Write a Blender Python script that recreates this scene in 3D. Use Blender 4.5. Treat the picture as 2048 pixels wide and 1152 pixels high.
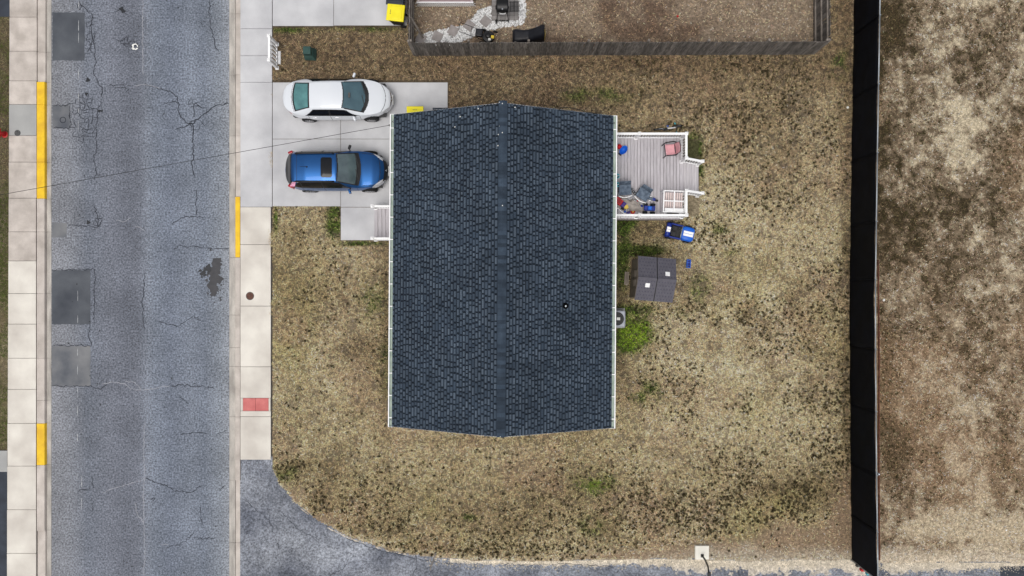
import bpy, math, random
import numpy as np
from mathutils import Vector, Matrix
random.seed(7); RNG = np.random.default_rng(11)
for o in list(bpy.data.objects): bpy.data.objects.remove(o)
SC = bpy.context.scene; COL = SC.collection
# ------------------------------------------------------------------ camera, sky, sun, exposure
HC, FPX = 34.0, 1496.0                    # drone height above the road, focal length in pixels of the 2048 px photo
cam = bpy.data.cameras.new('camera'); camo = bpy.data.objects.new('camera', cam); COL.objects.link(camo)
camo.location = (0, 0, HC); camo.rotation_euler = (0, 0, 0)
cam.sensor_width = 36; cam.lens = 36*FPX/2048; cam.clip_end = 1000; SC.camera = camo
SUN_EL, SUN_AZ = math.radians(72), math.radians(200)      # azimuth clockwise from +Y
wd = bpy.data.worlds.new('World'); SC.world = wd; wd.use_nodes = True
nt = wd.node_tree; bg = nt.nodes['Background']
sky = nt.nodes.new('ShaderNodeTexSky'); sky.sky_type = 'NISHITA'; sky.sun_disc = False
sky.sun_elevation = SUN_EL; sky.sun_rotation = SUN_AZ; sky.dust_density = 4.0; sky.air_density = 1.0
hs = nt.nodes.new('ShaderNodeHueSaturation'); hs.inputs['Saturation'].default_value = 0.28
nt.links.new(sky.outputs[0], hs.inputs['Color']); nt.links.new(hs.outputs[0], bg.inputs['Color'])
bg.inputs['Strength'].default_value = 0.117
sl = bpy.data.lights.new('sun', 'SUN'); sl.energy = 1.45; sl.angle = math.radians(34); sl.color = (1, .96, .9)
so = bpy.data.objects.new('sun', sl); COL.objects.link(so)
sdir = Vector((math.sin(SUN_AZ)*math.cos(SUN_EL), math.cos(SUN_AZ)*math.cos(SUN_EL), math.sin(SUN_EL)))
so.rotation_euler = sdir.to_track_quat('Z', 'Y').to_euler(); so.location = sdir*60
vs = SC.view_settings; vs.view_transform = 'Standard'; vs.look = 'None'; vs.gamma = 1; vs.use_curve_mapping = False
vs.exposure = 0.0

# ------------------------------------------------------------------ helpers
def W(px, py, z=0.0):
    k = (HC-z)/FPX
    return Vector(((px-1024)*k, (576-py)*k, z))
def tag(o, label=None, cat=None, group=None, kind=None):
    if label: o['label'] = label
    if cat: o['category'] = cat
    if group: o['group'] = group
    if kind: o['kind'] = kind
    return o
def thing(name, label, cat, loc=(0,0,0), rz=0.0, group=None):
    o = bpy.data.objects.new(name, None); COL.objects.link(o); o.empty_display_size = .2
    o.location = loc; o.rotation_euler = (0, 0, rz)
    return tag(o, label, cat, group)
def link(name, me, parent=None):
    o = bpy.data.objects.new(name, me); COL.objects.link(o)
    if parent is not None: o.parent = parent
    return o
def world_inv(o):
    m = Matrix.Identity(4)
    while o is not None:
        m = (Matrix.Translation(o.location) @ o.rotation_euler.to_matrix().to_4x4()) @ m; o = o.parent
    return m.inverted()
class MB:
    def __init__(s): s.v = []; s.f = []; s.c = []
    def add(s, vs, fs, col=None):
        n = len(s.v); s.v += [tuple(p) for p in vs]; s.f += [tuple(i+n for i in f) for f in fs]
        if col is not None: s.c += [col]*len(vs)
        return s
    def box(s, c, d, rz=0.0, rx=0.0, ry=0.0, taper=1.0, col=None):
        m = Matrix.Rotation(rz, 3, 'Z') @ Matrix.Rotation(ry, 3, 'Y') @ Matrix.Rotation(rx, 3, 'X')
        c = Vector(c); P = []
        for z in (-.5, .5):
            t = taper if z > 0 else 1
            for x, y in ((-.5,-.5),(.5,-.5),(.5,.5),(-.5,.5)):
                P.append(c + m @ Vector((x*d[0]*t, y*d[1]*t, z*d[2])))
        return s.add(P, [(3,2,1,0),(4,5,6,7),(0,1,5,4),(1,2,6,5),(2,3,7,6),(3,0,4,7)], col)
    def bar(s, a, b, w, h=None, up=(0,0,1)):
        a, b = Vector(a), Vector(b); d = (b-a).normalized(); h = h or w
        u = Vector(up)
        if abs(d.dot(u)) > .98: u = Vector((1,0,0))
        r = d.cross(u).normalized(); u = r.cross(d).normalized(); P = []
        for q in (a, b):
            for i, j in ((-1,-1),(1,-1),(1,1),(-1,1)): P.append(q + r*(i*w/2) + u*(j*h/2))
        return s.add(P, [(3,2,1,0),(4,5,6,7),(0,1,5,4),(1,2,6,5),(2,3,7,6),(3,0,4,7)])
    def tube(s, pts, r, n=8, cap=True):
        pts = [Vector(p) for p in pts]; rs = r if isinstance(r, (list, tuple)) else [r]*len(pts)
        P = []; F = []
        for i, p in enumerate(pts):
            d = (pts[min(i+1, len(pts)-1)] - pts[max(i-1, 0)]).normalized()
            u = Vector((0,0,1)) if abs(d.z) < .95 else Vector((1,0,0))
            a = d.cross(u).normalized(); b = a.cross(d).normalized()
            for k in range(n):
                t = 2*math.pi*k/n; P.append(p + (a*math.cos(t) + b*math.sin(t))*rs[i])
        for i in range(len(pts)-1):
            for k in range(n):
                k2 = (k+1) % n; F.append((i*n+k, i*n+k2, (i+1)*n+k2, (i+1)*n+k))
        if cap: F.append(tuple(range(n-1, -1, -1))); F.append(tuple((len(pts)-1)*n+k for k in range(n)))
        return s.add(P, F)
    def lathe(s, prof, c=(0,0,0), n=20, axis='Z', cap=True):
        P = []; F = []; c = Vector(c)
        for r, h in prof:
            for k in range(n):
                t = 2*math.pi*k/n; a, b = r*math.cos(t), r*math.sin(t)
                P.append(c + (Vector((a,b,h)) if axis == 'Z' else Vector((a,h,b)) if axis == 'Y' else Vector((h,a,b))))
        for i in range(len(prof)-1):
            for k in range(n):
                k2 = (k+1) % n; F.append((i*n+k, i*n+k2, (i+1)*n+k2, (i+1)*n+k))
        if cap: F.append(tuple(range(n-1,-1,-1))); F.append(tuple((len(prof)-1)*n+k for k in range(n)))
        return s.add(P, F)
    def prism(s, poly, z0, z1):
        n = len(poly); P = [(p[0], p[1], z0) for p in poly] + [(p[0], p[1], z1) for p in poly]
        return s.add(P, [tuple(range(n-1,-1,-1)), tuple(range(n, 2*n))] + [(i, (i+1) % n, n+(i+1) % n, n+i) for i in range(n)])
    def grid(s, fn, nu, nv):
        P = [fn(i/nu, j/nv) for i in range(nu+1) for j in range(nv+1)]
        return s.add(P, [(i*(nv+1)+j, (i+1)*(nv+1)+j, (i+1)*(nv+1)+j+1, i*(nv+1)+j+1) for i in range(nu) for j in range(nv)])
    def build(s, name, m, parent=None, smooth=False, bevel=0, world=False, seg=2, solid=0):
        me = bpy.data.meshes.new(name); V = s.v
        if world and parent is not None:
            mi = world_inv(parent); V = [tuple(mi @ Vector(p)) for p in V]
        me.from_pydata(V, [], s.f); me.update()
        import bmesh
        b = bmesh.new(); b.from_mesh(me); bmesh.ops.recalc_face_normals(b, faces=b.faces); b.to_mesh(me); b.free()
        if s.c:
            a = me.color_attributes.new('col', 'FLOAT_COLOR', 'POINT')
            a.data.foreach_set('color', np.array([tuple(c)+(1,) for c in s.c], dtype=np.float32).ravel())
        me.materials.append(m)
        if smooth:
            me.polygons.foreach_set('use_smooth', [True]*len(me.polygons))
        o = link(name, me, parent)
        if solid:
            md = o.modifiers.new('solid', 'SOLIDIFY'); md.thickness = solid; md.offset = 0
        if bevel:
            md = o.modifiers.new('bevel', 'BEVEL'); md.width = bevel; md.segments = seg; md.limit_method = 'ANGLE'
        return o
def copy_tree(o, parent=None, loc=None, rz=None):
    c = o.copy(); COL.objects.link(c); c.parent = parent
    if loc is not None: c.location = loc
    if rz is not None: c.rotation_euler = (0, 0, rz)
    for ch in list(o.children): copy_tree(ch, c)
    return c

# ---- value noise in numpy
def vnoise(x, y, seed):
    xi = np.floor(x).astype(np.int64); yi = np.floor(y).astype(np.int64); fx = x-xi; fy = y-yi
    fx = fx*fx*(3-2*fx); fy = fy*fy*(3-2*fy)
    def h(a, b):
        n = (a*374761393 + b*668265263 + seed*1442695041) & 0xffffffff
        n = ((n ^ (n >> 13))*1274126177) & 0xffffffff
        return ((n ^ (n >> 16)) & 0xffff)/65535.0
    a, b, c, d = h(xi, yi), h(xi+1, yi), h(xi, yi+1), h(xi+1, yi+1)
    return (a*(1-fx)+b*fx)*(1-fy) + (c*(1-fx)+d*fx)*fy
def fbm(x, y, size, oct=4, seed=1):
    s = 0; a = .5; t = 0; f = 1/size
    for i in range(oct):
        s = s + a*vnoise(x*f+i*17.3, y*f-i*9.1, seed+i*31); t += a; a *= .55; f *= 2.03
    return s/t
def sstep(a, b, x):
    t = np.clip((x-a)/(b-a), 0, 1); return t*t*(3-2*t)

# ------------------------------------------------------------------ materials
def lin(r, g, b):
    f = lambda c: (c/255/12.92) if c/255 <= .04045 else ((c/255+.055)/1.055)**2.4
    return (f(r), f(g), f(b))
MATS = {}
def mat(name, c, c2=None, scale=8.0, rough=.7, metal=0.0, bump=0.0, bscale=None, rnd=0.0, spec=.4, coat=0.0, detail=4, attr=None, stretch=None, fine=0.0, fscale=60.0, local=False, trans=0.0, alpha=None):
    m = bpy.data.materials.new(name); m.use_nodes = True; t = m.node_tree; N = t.nodes; L = t.links
    b = N['Principled BSDF']; b.inputs['Roughness'].default_value = rough; b.inputs['Metallic'].default_value = metal
    b.inputs['Specular IOR Level'].default_value = spec; b.inputs['Coat Weight'].default_value = coat; b.inputs['Coat Roughness'].default_value = .06
    if trans: b.inputs['Transmission Weight'].default_value = trans
    if alpha is not None: b.inputs['Alpha'].default_value = alpha
    if local: co = N.new('ShaderNodeTexCoord').outputs['Object']
    else: co = N.new('ShaderNodeNewGeometry').outputs['Position']
    if stretch:
        mp = N.new('ShaderNodeMapping'); mp.inputs['Scale'].default_value = stretch; L.new(co, mp.inputs['Vector']); co = mp.outputs[0]
    col = None
    if attr:
        a = N.new('ShaderNodeAttribute'); a.attribute_name = attr; col = a.outputs['Color']
    else:
        no = N.new('ShaderNodeTexNoise'); no.inputs['Scale'].default_value = scale; no.inputs['Detail'].default_value = detail
        L.new(co, no.inputs['Vector'])
        r = N.new('ShaderNodeValToRGB'); c2 = c2 or tuple(x*.8 for x in c)
        r.color_ramp.elements[0].position = .32; r.color_ramp.elements[0].color = c2+(1,)
        r.color_ramp.elements[1].position = .68; r.color_ramp.elements[1].color = c+(1,)
        L.new(no.outputs['Fac'], r.inputs['Fac']); col = r.outputs['Color']
    def vary(col, fac_socket, lo, hi, f0=.3, f1=.7):
        mr = N.new('ShaderNodeMapRange'); mr.inputs[1].default_value = f0; mr.inputs[2].default_value = f1
        mr.inputs[3].default_value = lo; mr.inputs[4].default_value = hi; L.new(fac_socket, mr.inputs[0])
        mx = N.new('ShaderNodeVectorMath'); mx.operation = 'SCALE'; L.new(col, mx.inputs[0]); L.new(mr.outputs[0], mx.inputs['Scale'])
        return mx.outputs[0]
    if fine:
        n2 = N.new('ShaderNodeTexNoise'); n2.inputs['Scale'].default_value = fscale; n2.inputs['Detail'].default_value = 3; L.new(co, n2.inputs['Vector'])
        col = vary(col, n2.outputs['Fac'], 1-fine, 1+fine)
    if rnd:
        oi = N.new('ShaderNodeObjectInfo'); col = vary(col, oi.outputs['Random'], 1-rnd, 1+rnd, 0, 1)
    L.new(col, b.inputs['Base Color'])
    if bump:
        n3 = N.new('ShaderNodeTexNoise'); n3.inputs['Scale'].default_value = bscale or scale*4; n3.inputs['Detail'].default_value = 5; L.new(co, n3.inputs['Vector'])
        bp = N.new('ShaderNodeBump'); bp.inputs['Strength'].default_value = bump; bp.inputs['Distance'].default_value = .02
        L.new(n3.outputs['Fac'], bp.inputs['Height']); L.new(bp.outputs[0], b.inputs['Normal'])
    MATS[name] = m; return m

M = {}
M['concrete'] = mat('concrete', lin(226,221,211), lin(196,189,180), .8, .85, bump=.15, bscale=40, rnd=.04, fine=.05, fscale=50, detail=7)
M['drive'] = mat('drive_concrete', lin(206,206,208), lin(178,178,181), .7, .85, bump=.12, bscale=40, rnd=.03, fine=.04, fscale=45, detail=7)
M['oldconc'] = mat('old_concrete', lin(205,196,188), lin(175,166,158), 1.8, .9, bump=.25, bscale=35, rnd=.05, fine=.09, fscale=40, detail=8)
M['greyconc'] = mat('grey_concrete', lin(172,172,170), lin(158,158,157), 1.2, .9, bump=.2, bscale=40, fine=.05)
M['gutterc'] = mat('gutter_concrete', lin(198,192,184), lin(148,143,137), 1.6, .9, bump=.25, bscale=30, fine=.12, fscale=30, rnd=.05, stretch=(2.2,.5,1), detail=8)
M['joint'] = mat('joint_soil', lin(92,86,80), lin(60,55,50), 6, .95)
M['yellow'] = mat('yellow_paint', lin(247,205,40), lin(222,175,40), 2.5, .65, bump=.2, bscale=40, fine=.08)
M['redpave'] = mat('red_tactile', lin(208,124,120), lin(192,106,104), 3, .8, bump=.2, fine=.05)
M['patch'] = mat('patch_asphalt', lin(94,98,104), lin(62,66,74), .7, .85, bump=.2, bscale=80, fine=.12, fscale=70)
M['dustpatch'] = mat('dusty_patch_asphalt', lin(128,129,131), lin(84,88,96), .9, .9, bump=.2, bscale=80, fine=.1, fscale=70)
M['crack'] = mat('crack_dark', lin(58,60,68), lin(42,44,52), 9, .95)
M['crackl'] = mat('crack_light', lin(176,176,182), lin(140,142,150), 9, .95)
M['lane'] = mat('lane_paint', lin(205,206,208), lin(150,152,156), 14, .8)
M['oil'] = mat('oil_stain', lin(66,66,70), lin(50,50,54), 3, .55, fine=.1)
M['oil2'] = mat('oil_stain_fresh', lin(38,40,46), lin(30,32,36), 6, .45)
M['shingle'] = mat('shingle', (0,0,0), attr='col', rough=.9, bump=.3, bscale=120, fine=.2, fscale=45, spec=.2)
M['ridge'] = mat('ridge_shingle', lin(60,72,86), lin(46,57,70), 3, .9, bump=.3, bscale=120, rnd=.34, fine=.12, spec=.25)
M['white'] = mat('white_vinyl', lin(250,250,250), lin(244,244,244), 3, .45)
M['gutin'] = mat('gutter_trough', lin(176,190,180), lin(150,166,156), 3, .6)
M['siding'] = mat('siding', lin(205,208,205), lin(196,199,196), 2, .7, rnd=.02)
M['glass'] = mat('window_glass', (.03,.04,.045), (.025,.03,.035), 2, .05, spec=.6)
M['door'] = mat('door_paint', lin(120,40,38), None, 2, .5)
M['deck'] = mat('deck_board', lin(192,188,192), lin(172,167,171), 3, .75, bump=.1, bscale=30, rnd=.06, fine=.06, fscale=25, stretch=(6,.6,1), detail=6)
M['fascia'] = mat('deck_fascia', lin(150,142,140), None, 3, .8)
M['black'] = mat('black_plastic', (.012,.012,.014), (.009,.009,.01), 5, .5)
M['blackm'] = mat('black_metal', (.015,.015,.016), None, 5, .4, metal=.3)
M['tyre'] = mat('rubber', (.014,.014,.015), (.01,.01,.01), 20, .85)
M['alloy'] = mat('alloy', (.5,.5,.52), (.4,.4,.42), 5, .3, metal=.8)
M['chrome'] = mat('chrome', (.7,.7,.72), None, 5, .12, metal=1)
M['wpaint'] = mat('pearl_white_paint', lin(222,226,231), lin(218,222,228), 1, .3, coat=.8, spec=.4)
M['bpaint'] = mat('blue_paint', lin(34,88,148), lin(30,82,140), 1, .32, metal=.75, coat=.4)
M['shut'] = mat('shut_line', (.02,.02,.025), None, 5, .7)
M['teal'] = mat('teal_glass', (.07,.14,.17), (.04,.085,.11), 1.5, .06, spec=.8, coat=.6)
M['green_glass'] = mat('green_glass', (.10,.27,.27), (.05,.15,.16), 2.2, .06, spec=.8, coat=.5)
M['greyglass'] = mat('grey_glass', (.10,.14,.15), (.06,.085,.095), 2, .06, spec=.8, coat=.6)
M['darkglass'] = mat('dark_glass', (.008,.009,.012), None, 3, .08, spec=.3)
M['lamp'] = mat('headlamp', (.62,.63,.66), (.4,.41,.44), 14, .12, spec=.7, coat=.6)
M['redlamp'] = mat('tail_lamp', lin(190,22,40), lin(150,12,30), 8, .15, coat=.6)
M['yellowlid'] = mat('yellow_lid', lin(246,232,40), lin(238,222,32), 3, .45)
M['navylid'] = mat('navy_lid', lin(40,48,60), None, 3, .5)
M['ugreen'] = mat('utility_green', lin(48,82,76), lin(40,70,66), 5, .6, fine=.08)
M['wood'] = mat('weathered_wood', lin(128,122,116), lin(74,70,67), 3, .9, bump=.4, bscale=30, rnd=.38, stretch=(6,6,.7), fine=.15, fscale=12, detail=6)
M['woodl'] = mat('weathered_rail', lin(150,142,134), lin(112,104,97), 4, .9, bump=.3, rnd=.1)
M['screen'] = mat('privacy_screen', (.0045,.0055,.009), (.003,.0035,.005), 2, .8, rnd=.25, spec=.12, bump=.3, bscale=6)
M['galv'] = mat('galvanised', (.42,.46,.5), (.34,.37,.4), 6, .45, metal=.5)
M['rust'] = mat('rust', lin(110,66,48), lin(76,44,34), 8, .9)
M['red'] = mat('red_plastic', lin(200,24,32), lin(180,18,26), 4, .45)
M['blue'] = mat('blue_plastic', lin(22,104,214), lin(18,92,196), 4, .4)
M['dblue'] = mat('deep_blue_plastic', lin(24,52,150), lin(18,40,120), 4, .4)
M['cyan'] = mat('turquoise_plastic', lin(50,190,205), None, 4, .45)
M['yel'] = mat('yellow_plastic', lin(228,196,84), None, 4, .5)
M['purple'] = mat('purple_plastic', lin(64,44,128), None, 4, .5)
M['pink'] = mat('pink_fabric', lin(222,166,172), lin(212,152,160), 6, .85, fine=.05)
M['pinkwood'] = mat('pinkish_white_slat', lin(228,212,208), lin(216,198,194), 4, .6, rnd=.03)
M['denim'] = mat('blue_grey_fabric', lin(112,126,142), lin(72,84,100), 7, .9, bump=.4, bscale=18)
M['beige'] = mat('beige_cloth', lin(178,170,162), lin(150,142,136), 4, .9, bump=.4, bscale=14)
M['tarp'] = mat('black_tarp', (.010,.011,.016), (.006,.006,.009), 5, .5, bump=.5, bscale=7)
M['shedroof'] = mat('shed_roof', lin(92,90,99), lin(84,82,91), 5, .75, bump=.2, bscale=40, fine=.06, fscale=20)
M['sheddark'] = mat('shed_tile_tab', lin(74,74,88), None, 5, .8)
M['shedwall'] = mat('shed_wall', lin(128,118,106), lin(112,102,92), 4, .7)
M['shedtrim'] = mat('shed_trim', lin(164,152,140), None, 4, .7)
M['skyl'] = mat('skylight', lin(245,245,245), None, 3, .4)
M['ac'] = mat('ac_metal', lin(176,180,190), lin(160,164,174), 4, .5, metal=.1)
M['gravel'] = mat('white_gravel', (0,0,0), attr='col', rough=.85)
M['paver'] = mat('paver', lin(142,138,136), lin(122,118,116), 5, .9, bump=.2, rnd=.08, fine=.08)
M['stepstone'] = mat('stepping_stone', lin(158,152,150), lin(136,130,128), 4, .9, bump=.3, rnd=.05, fine=.08)
M['grass'] = mat('grass_blades', (0,0,0), attr='col', rough=.85, spec=.15)
M['brownlid'] = mat('rusty_cover', lin(104,72,60), lin(84,56,48), 14, .8, bump=.3)
M['greylid'] = mat('iron_cover', lin(92,92,92), lin(72,72,72), 14, .8, bump=.3)
M['paper'] = mat('paper', lin(240,240,236), lin(222,222,216), 9, .8)
M['flag'] = mat('pink_pennant', lin(214,130,170), lin(236,190,210), 30, .7)
M['pole'] = mat('pole_wood', lin(110,90,70), None, 6, .9)
M['bark'] = mat('stick', lin(200,180,150), None, 8, .9)
M['mowery'] = mat('mower_yellow', lin(230,200,60), None, 5, .5)
def asphalt(name, lanes):
    m = bpy.data.materials.new(name); m.use_nodes = True; t = m.node_tree; N = t.nodes; L = t.links
    b = N['Principled BSDF']; b.inputs['Roughness'].default_value = .9; b.inputs['Specular IOR Level'].default_value = .25
    geo = N.new('ShaderNodeNewGeometry').outputs['Position']
    if lanes:
        sx = N.new('ShaderNodeSeparateXYZ')
        wob = N.new('ShaderNodeTexNoise'); wob.inputs['Scale'].default_value = .8; wob.inputs['Detail'].default_value = 4; L.new(geo, wob.inputs['Vector'])
        ws = N.new('ShaderNodeVectorMath'); ws.operation = 'MULTIPLY_ADD'; L.new(wob.outputs['Color'], ws.inputs[0])
        ws.inputs[1].default_value = (.14,.14,0); L.new(geo, ws.inputs[2]); L.new(ws.outputs[0], sx.inputs[0])
        mr = N.new('ShaderNodeMapRange'); mr.inputs[1].default_value = -20.93+.07; mr.inputs[2].default_value = -12.86+.07; L.new(sx.outputs[0], mr.inputs[0])
        r = N.new('ShaderNodeValToRGB'); L.new(mr.outputs[0], r.inputs['Fac'])
        stops = lanes; el = r.color_ramp.elements
        el[0].position = stops[0][0]; el[0].color = stops[0][1]+(1,); el[1].position = stops[-1][0]; el[1].color = stops[-1][1]+(1,)
        for p, c in stops[1:-1]:
            e = el.new(p); e.color = c+(1,)
        col = r.outputs[0]
    else:
        n0 = N.new('ShaderNodeTexNoise'); n0.inputs['Scale'].default_value = .55; n0.inputs['Detail'].default_value = 8; L.new(geo, n0.inputs['Vector'])
        r = N.new('ShaderNodeValToRGB'); L.new(n0.outputs['Fac'], r.inputs['Fac'])
        r.color_ramp.elements[0].position = .35; r.color_ramp.elements[0].color = lin(96,100,110)+(1,)
        r.color_ramp.elements[1].position = .68; r.color_ramp.elements[1].color = lin(146,150,158)+(1,)
        col = r.outputs[0]
    for sc, amt, det in ((.45,.22,6), (3,.10,4), (13,.55,2), (40,.4,2)):
        n = N.new('ShaderNodeTexNoise'); n.inputs['Scale'].default_value = sc; n.inputs['Detail'].default_value = det; L.new(geo, n.inputs['Vector'])
        q = N.new('ShaderNodeMapRange'); q.inputs[1].default_value = .28; q.inputs[2].default_value = .72; q.inputs[3].default_value = 1-amt; q.inputs[4].default_value = 1+amt
        L.new(n.outputs['Fac'], q.inputs[0]); mx = N.new('ShaderNodeVectorMath'); mx.operation = 'SCALE'; L.new(col, mx.inputs[0]); L.new(q.outputs[0], mx.inputs['Scale']); col = mx.outputs[0]
    L.new(col, b.inputs['Base Color'])
    n3 = N.new('ShaderNodeTexNoise'); n3.inputs['Scale'].default_value = 45; L.new(geo, n3.inputs['Vector'])
    bp = N.new('ShaderNodeBump'); bp.inputs['Strength'].default_value = .35; bp.inputs['Distance'].default_value = .02; L.new(n3.outputs['Fac'], bp.inputs['Height']); L.new(bp.outputs[0], b.inputs['Normal'])
    return m
M['road'] = asphalt('road_asphalt', [(0, lin(132,134,140)), (.10, lin(127,130,137)), (.2, lin(107,112,122)), (.33, lin(111,115,125)), (.42, lin(105,109,119)), (.49, lin(108,112,122)), (.54, lin(122,128,139)), (.58, lin(116,123,135)), (.67, lin(110,117,130)), (.79, lin(119,126,138)), (.86, lin(113,120,132)), (.95, lin(127,133,142)), (1, lin(140,144,151))])
M['sideroad'] = asphalt('side_road_asphalt', None)
M['darkdrive'] = mat('dark_driveway', lin(62,68,78), lin(50,54,62), 2, .9, fine=.15, fscale=40)

# soil: vertex colour with fine procedural grain and relief
def soil_mat():
    m = bpy.data.materials.new('soil'); m.use_nodes = True; t = m.node_tree; N = t.nodes; L = t.links
    b = N['Principled BSDF']; b.inputs['Roughness'].default_value = .95; b.inputs['Specular IOR Level'].default_value = .15
    geo = N.new('ShaderNodeNewGeometry').outputs['Position']; a = N.new('ShaderNodeAttribute'); a.attribute_name = 'col'; col = a.outputs['Color']
    for sc, amt, det in ((8,.35,3), (22,.45,3)):
        n = N.new('ShaderNodeTexNoise'); n.inputs['Scale'].default_value = sc; n.inputs['Detail'].default_value = det; L.new(geo, n.inputs['Vector'])
        q = N.new('ShaderNodeMapRange'); q.inputs[1].default_value = .3; q.inputs[2].default_value = .7; q.inputs[3].default_value = 1-amt; q.inputs[4].default_value = 1+amt
        L.new(n.outputs['Fac'], q.inputs[0]); mx = N.new('ShaderNodeVectorMath'); mx.operation = 'SCALE'; L.new(col, mx.inputs[0]); L.new(q.outputs[0], mx.inputs['Scale']); col = mx.outputs[0]
    L.new(col, b.inputs['Base Color'])
    n3 = N.new('ShaderNodeTexNoise'); n3.inputs['Scale'].default_value = 22; n3.inputs['Detail'].default_value = 5; L.new(geo, n3.inputs['Vector'])
    bp = N.new('ShaderNodeBump'); bp.inputs['Strength'].default_value = .8; bp.inputs['Distance'].default_value = .04; L.new(n3.outputs['Fac'], bp.inputs['Height']); L.new(bp.outputs[0], b.inputs['Normal'])
    return m
M['soil'] = soil_mat()
M['far'] = mat('far_ground', lin(128,112,92), lin(104,92,74), .4, .95, fine=.2, fscale=8)

# ------------------------------------------------------------------ ground, roads, pavements
def sheet(name, poly, z, m, parent=None, kind='structure'):
    b = MB(); b.add([(p[0], p[1], z) for p in poly], [tuple(range(len(poly)))])
    o = b.build(name, m, parent)
    if kind and parent is None: o['kind'] = kind
    return o
def rect(x0, y0, x1, y1):      # pixel rectangle on the ground -> world polygon
    a, c = W(x0, y1), W(x1, y0); return [(a.x, a.y), (c.x, a.y), (c.x, c.y), (a.x, c.y)]
sheet('ground', [(-300,-300),(300,-300),(300,300),(-300,300)], -.06, M['far'])
road = sheet('road', rect(103, -1600, 458.5, 2800), 0.0, M['road'])
ZS, ZL, ZG = .12, .10, .125     # side road shares .05; sidewalk tops, lawn, driveway
side = sheet('side_road', rect(481, 912, 3400, 2800), .045, M['sideroad'])

def slab(parent, x0, y0, x1, y1, z, m, name='slab', gap=.35, th=.2):
    b = MB(); p = rect(x0+gap, y0+gap, x1-gap, y1-gap)
    c = ((p[0][0]+p[2][0])/2, (p[0][1]+p[2][1])/2)
    b.box((c[0], c[1], z-th/2), (p[2][0]-p[0][0], p[2][1]-p[0][1], th))
    return b.build(name, m, parent, bevel=.008)
def paving(name, bed, z=.03):
    o = sheet(name, rect(*bed), z, M['joint']); return o
# right-hand pavement
sw = paving('sidewalk', (482, -300, 546, 918.5))
for y0, y1 in ((-120,59),(59,113),(113,166),(166,414.5),(414.5,489.5),(489.5,612),(612,733),(733,795.5),(821,832.5),(832.5,918.5)):
    slab(sw, 482.3, y0, 546 if y1 < 420 else 543.5, y1, ZS, M['concrete'] if y1 > 415 else M['drive'])
slab(sw, 482.3, 795.5, 488, 821, ZS, M['concrete']); slab(sw, 538.5, 795.5, 543, 821, ZS, M['concrete'])
for x0, x1 in ((487.6, 513), (513, 539)):
    p = rect(x0+.3, 795.8, x1-.3, 820.7); b = MB(); c = ((p[0][0]+p[2][0])/2, (p[0][1]+p[2][1])/2)
    b.box((c[0], c[1], .06), (p[2][0]-p[0][0], p[2][1]-p[0][1], .125))
    dx = (p[2][0]-p[0][0])/9
    for i in range(8):
        for j in range(8): b.box((p[0][0]+dx*(i+1), p[0][1]+dx*(j+1), .1235), (.022,.022,.008), taper=.6)
    b.build('tactile_tile', M['redpave'], sw)
# driveways
dr = paving('driveway', (546, 165.5, 897, 414))
slab(dr, 546.6, 166, 682.5, 279, ZG, M['drive']); slab(dr, 682.5, 166, 896, 279, ZG, M['drive'])
slab(dr, 546.6, 279, 682.5, 413.5, ZG, M['drive']); slab(dr, 682.5, 279, 822, 414.8, ZG, M['drive'])
fw = paving('front_walk', (682, 414, 822, 481)); slab(fw, 682.5, 415, 822, 481, ZG, M['drive'])
nd = paving('neighbour_driveway', (546, -300, 816, 54))
slab(nd, 546.6, -300, 668.5, 54, ZG, M['drive']); slab(nd, 668.5, -300, 815, 53, ZG, M['drive'])
# kerbs and gutters
def kerb(name, xg0, xg1, xk0, xk1, joints, tall, mirror):
    o = paving(name, (min(xg0, xk0), -400, max(xg1, xk1), 1560), -.012)
    for y0, y1 in zip(joints[:-1], joints[1:]):
        slab(o, xg0, y0, xg1, y1, .012, M['gutterc'], 'gutter_pan', gap=.15)
        z = tall((y0+y1)/2); a, c = W(xk0, y1-.15), W(xk1, y0+.15); b = MB(); w = c.x-a.x; s = .035*(1 if mirror else -1)
        P = [(a.x, a.y, -.02), (c.x, a.y, -.02), (c.x-(s if s > 0 else 0), a.y, z), (a.x-(s if s < 0 else 0), a.y, z)]
        Q = [(p[0], c.y, p[2]) for p in P]
        b.add(P+Q, [(0,1,2,3),(7,6,5,4),(0,4,5,1),(1,5,6,2),(2,6,7,3),(3,7,4,0)])
        ym = (y0+y1)/2
        yl = (mirror and (165 < ym < 398 or 846 < ym < 929)) or (not mirror and 394 < ym < 515)
        b.build('kerb_stone', M['yellow'] if yl else M['oldconc'], o, bevel=.012)
    return o
kr = kerb('kerb', 458.6, 471, 471, 482, [-300,-95,28,150,272,394,515,630,695,733,833,960,1085,1210], lambda y: .05 if y < 394 else (.03 if y > 900 else .12), False)
kl = kerb('kerb_far', 94, 103, 77, 94, [-300,-20,105,165,210,325,398,464,587,716,800,846,929,1060,1200], lambda y: .13 if 160 < y < 1000 else .07, True)
kl.name = 'kerb'
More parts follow.
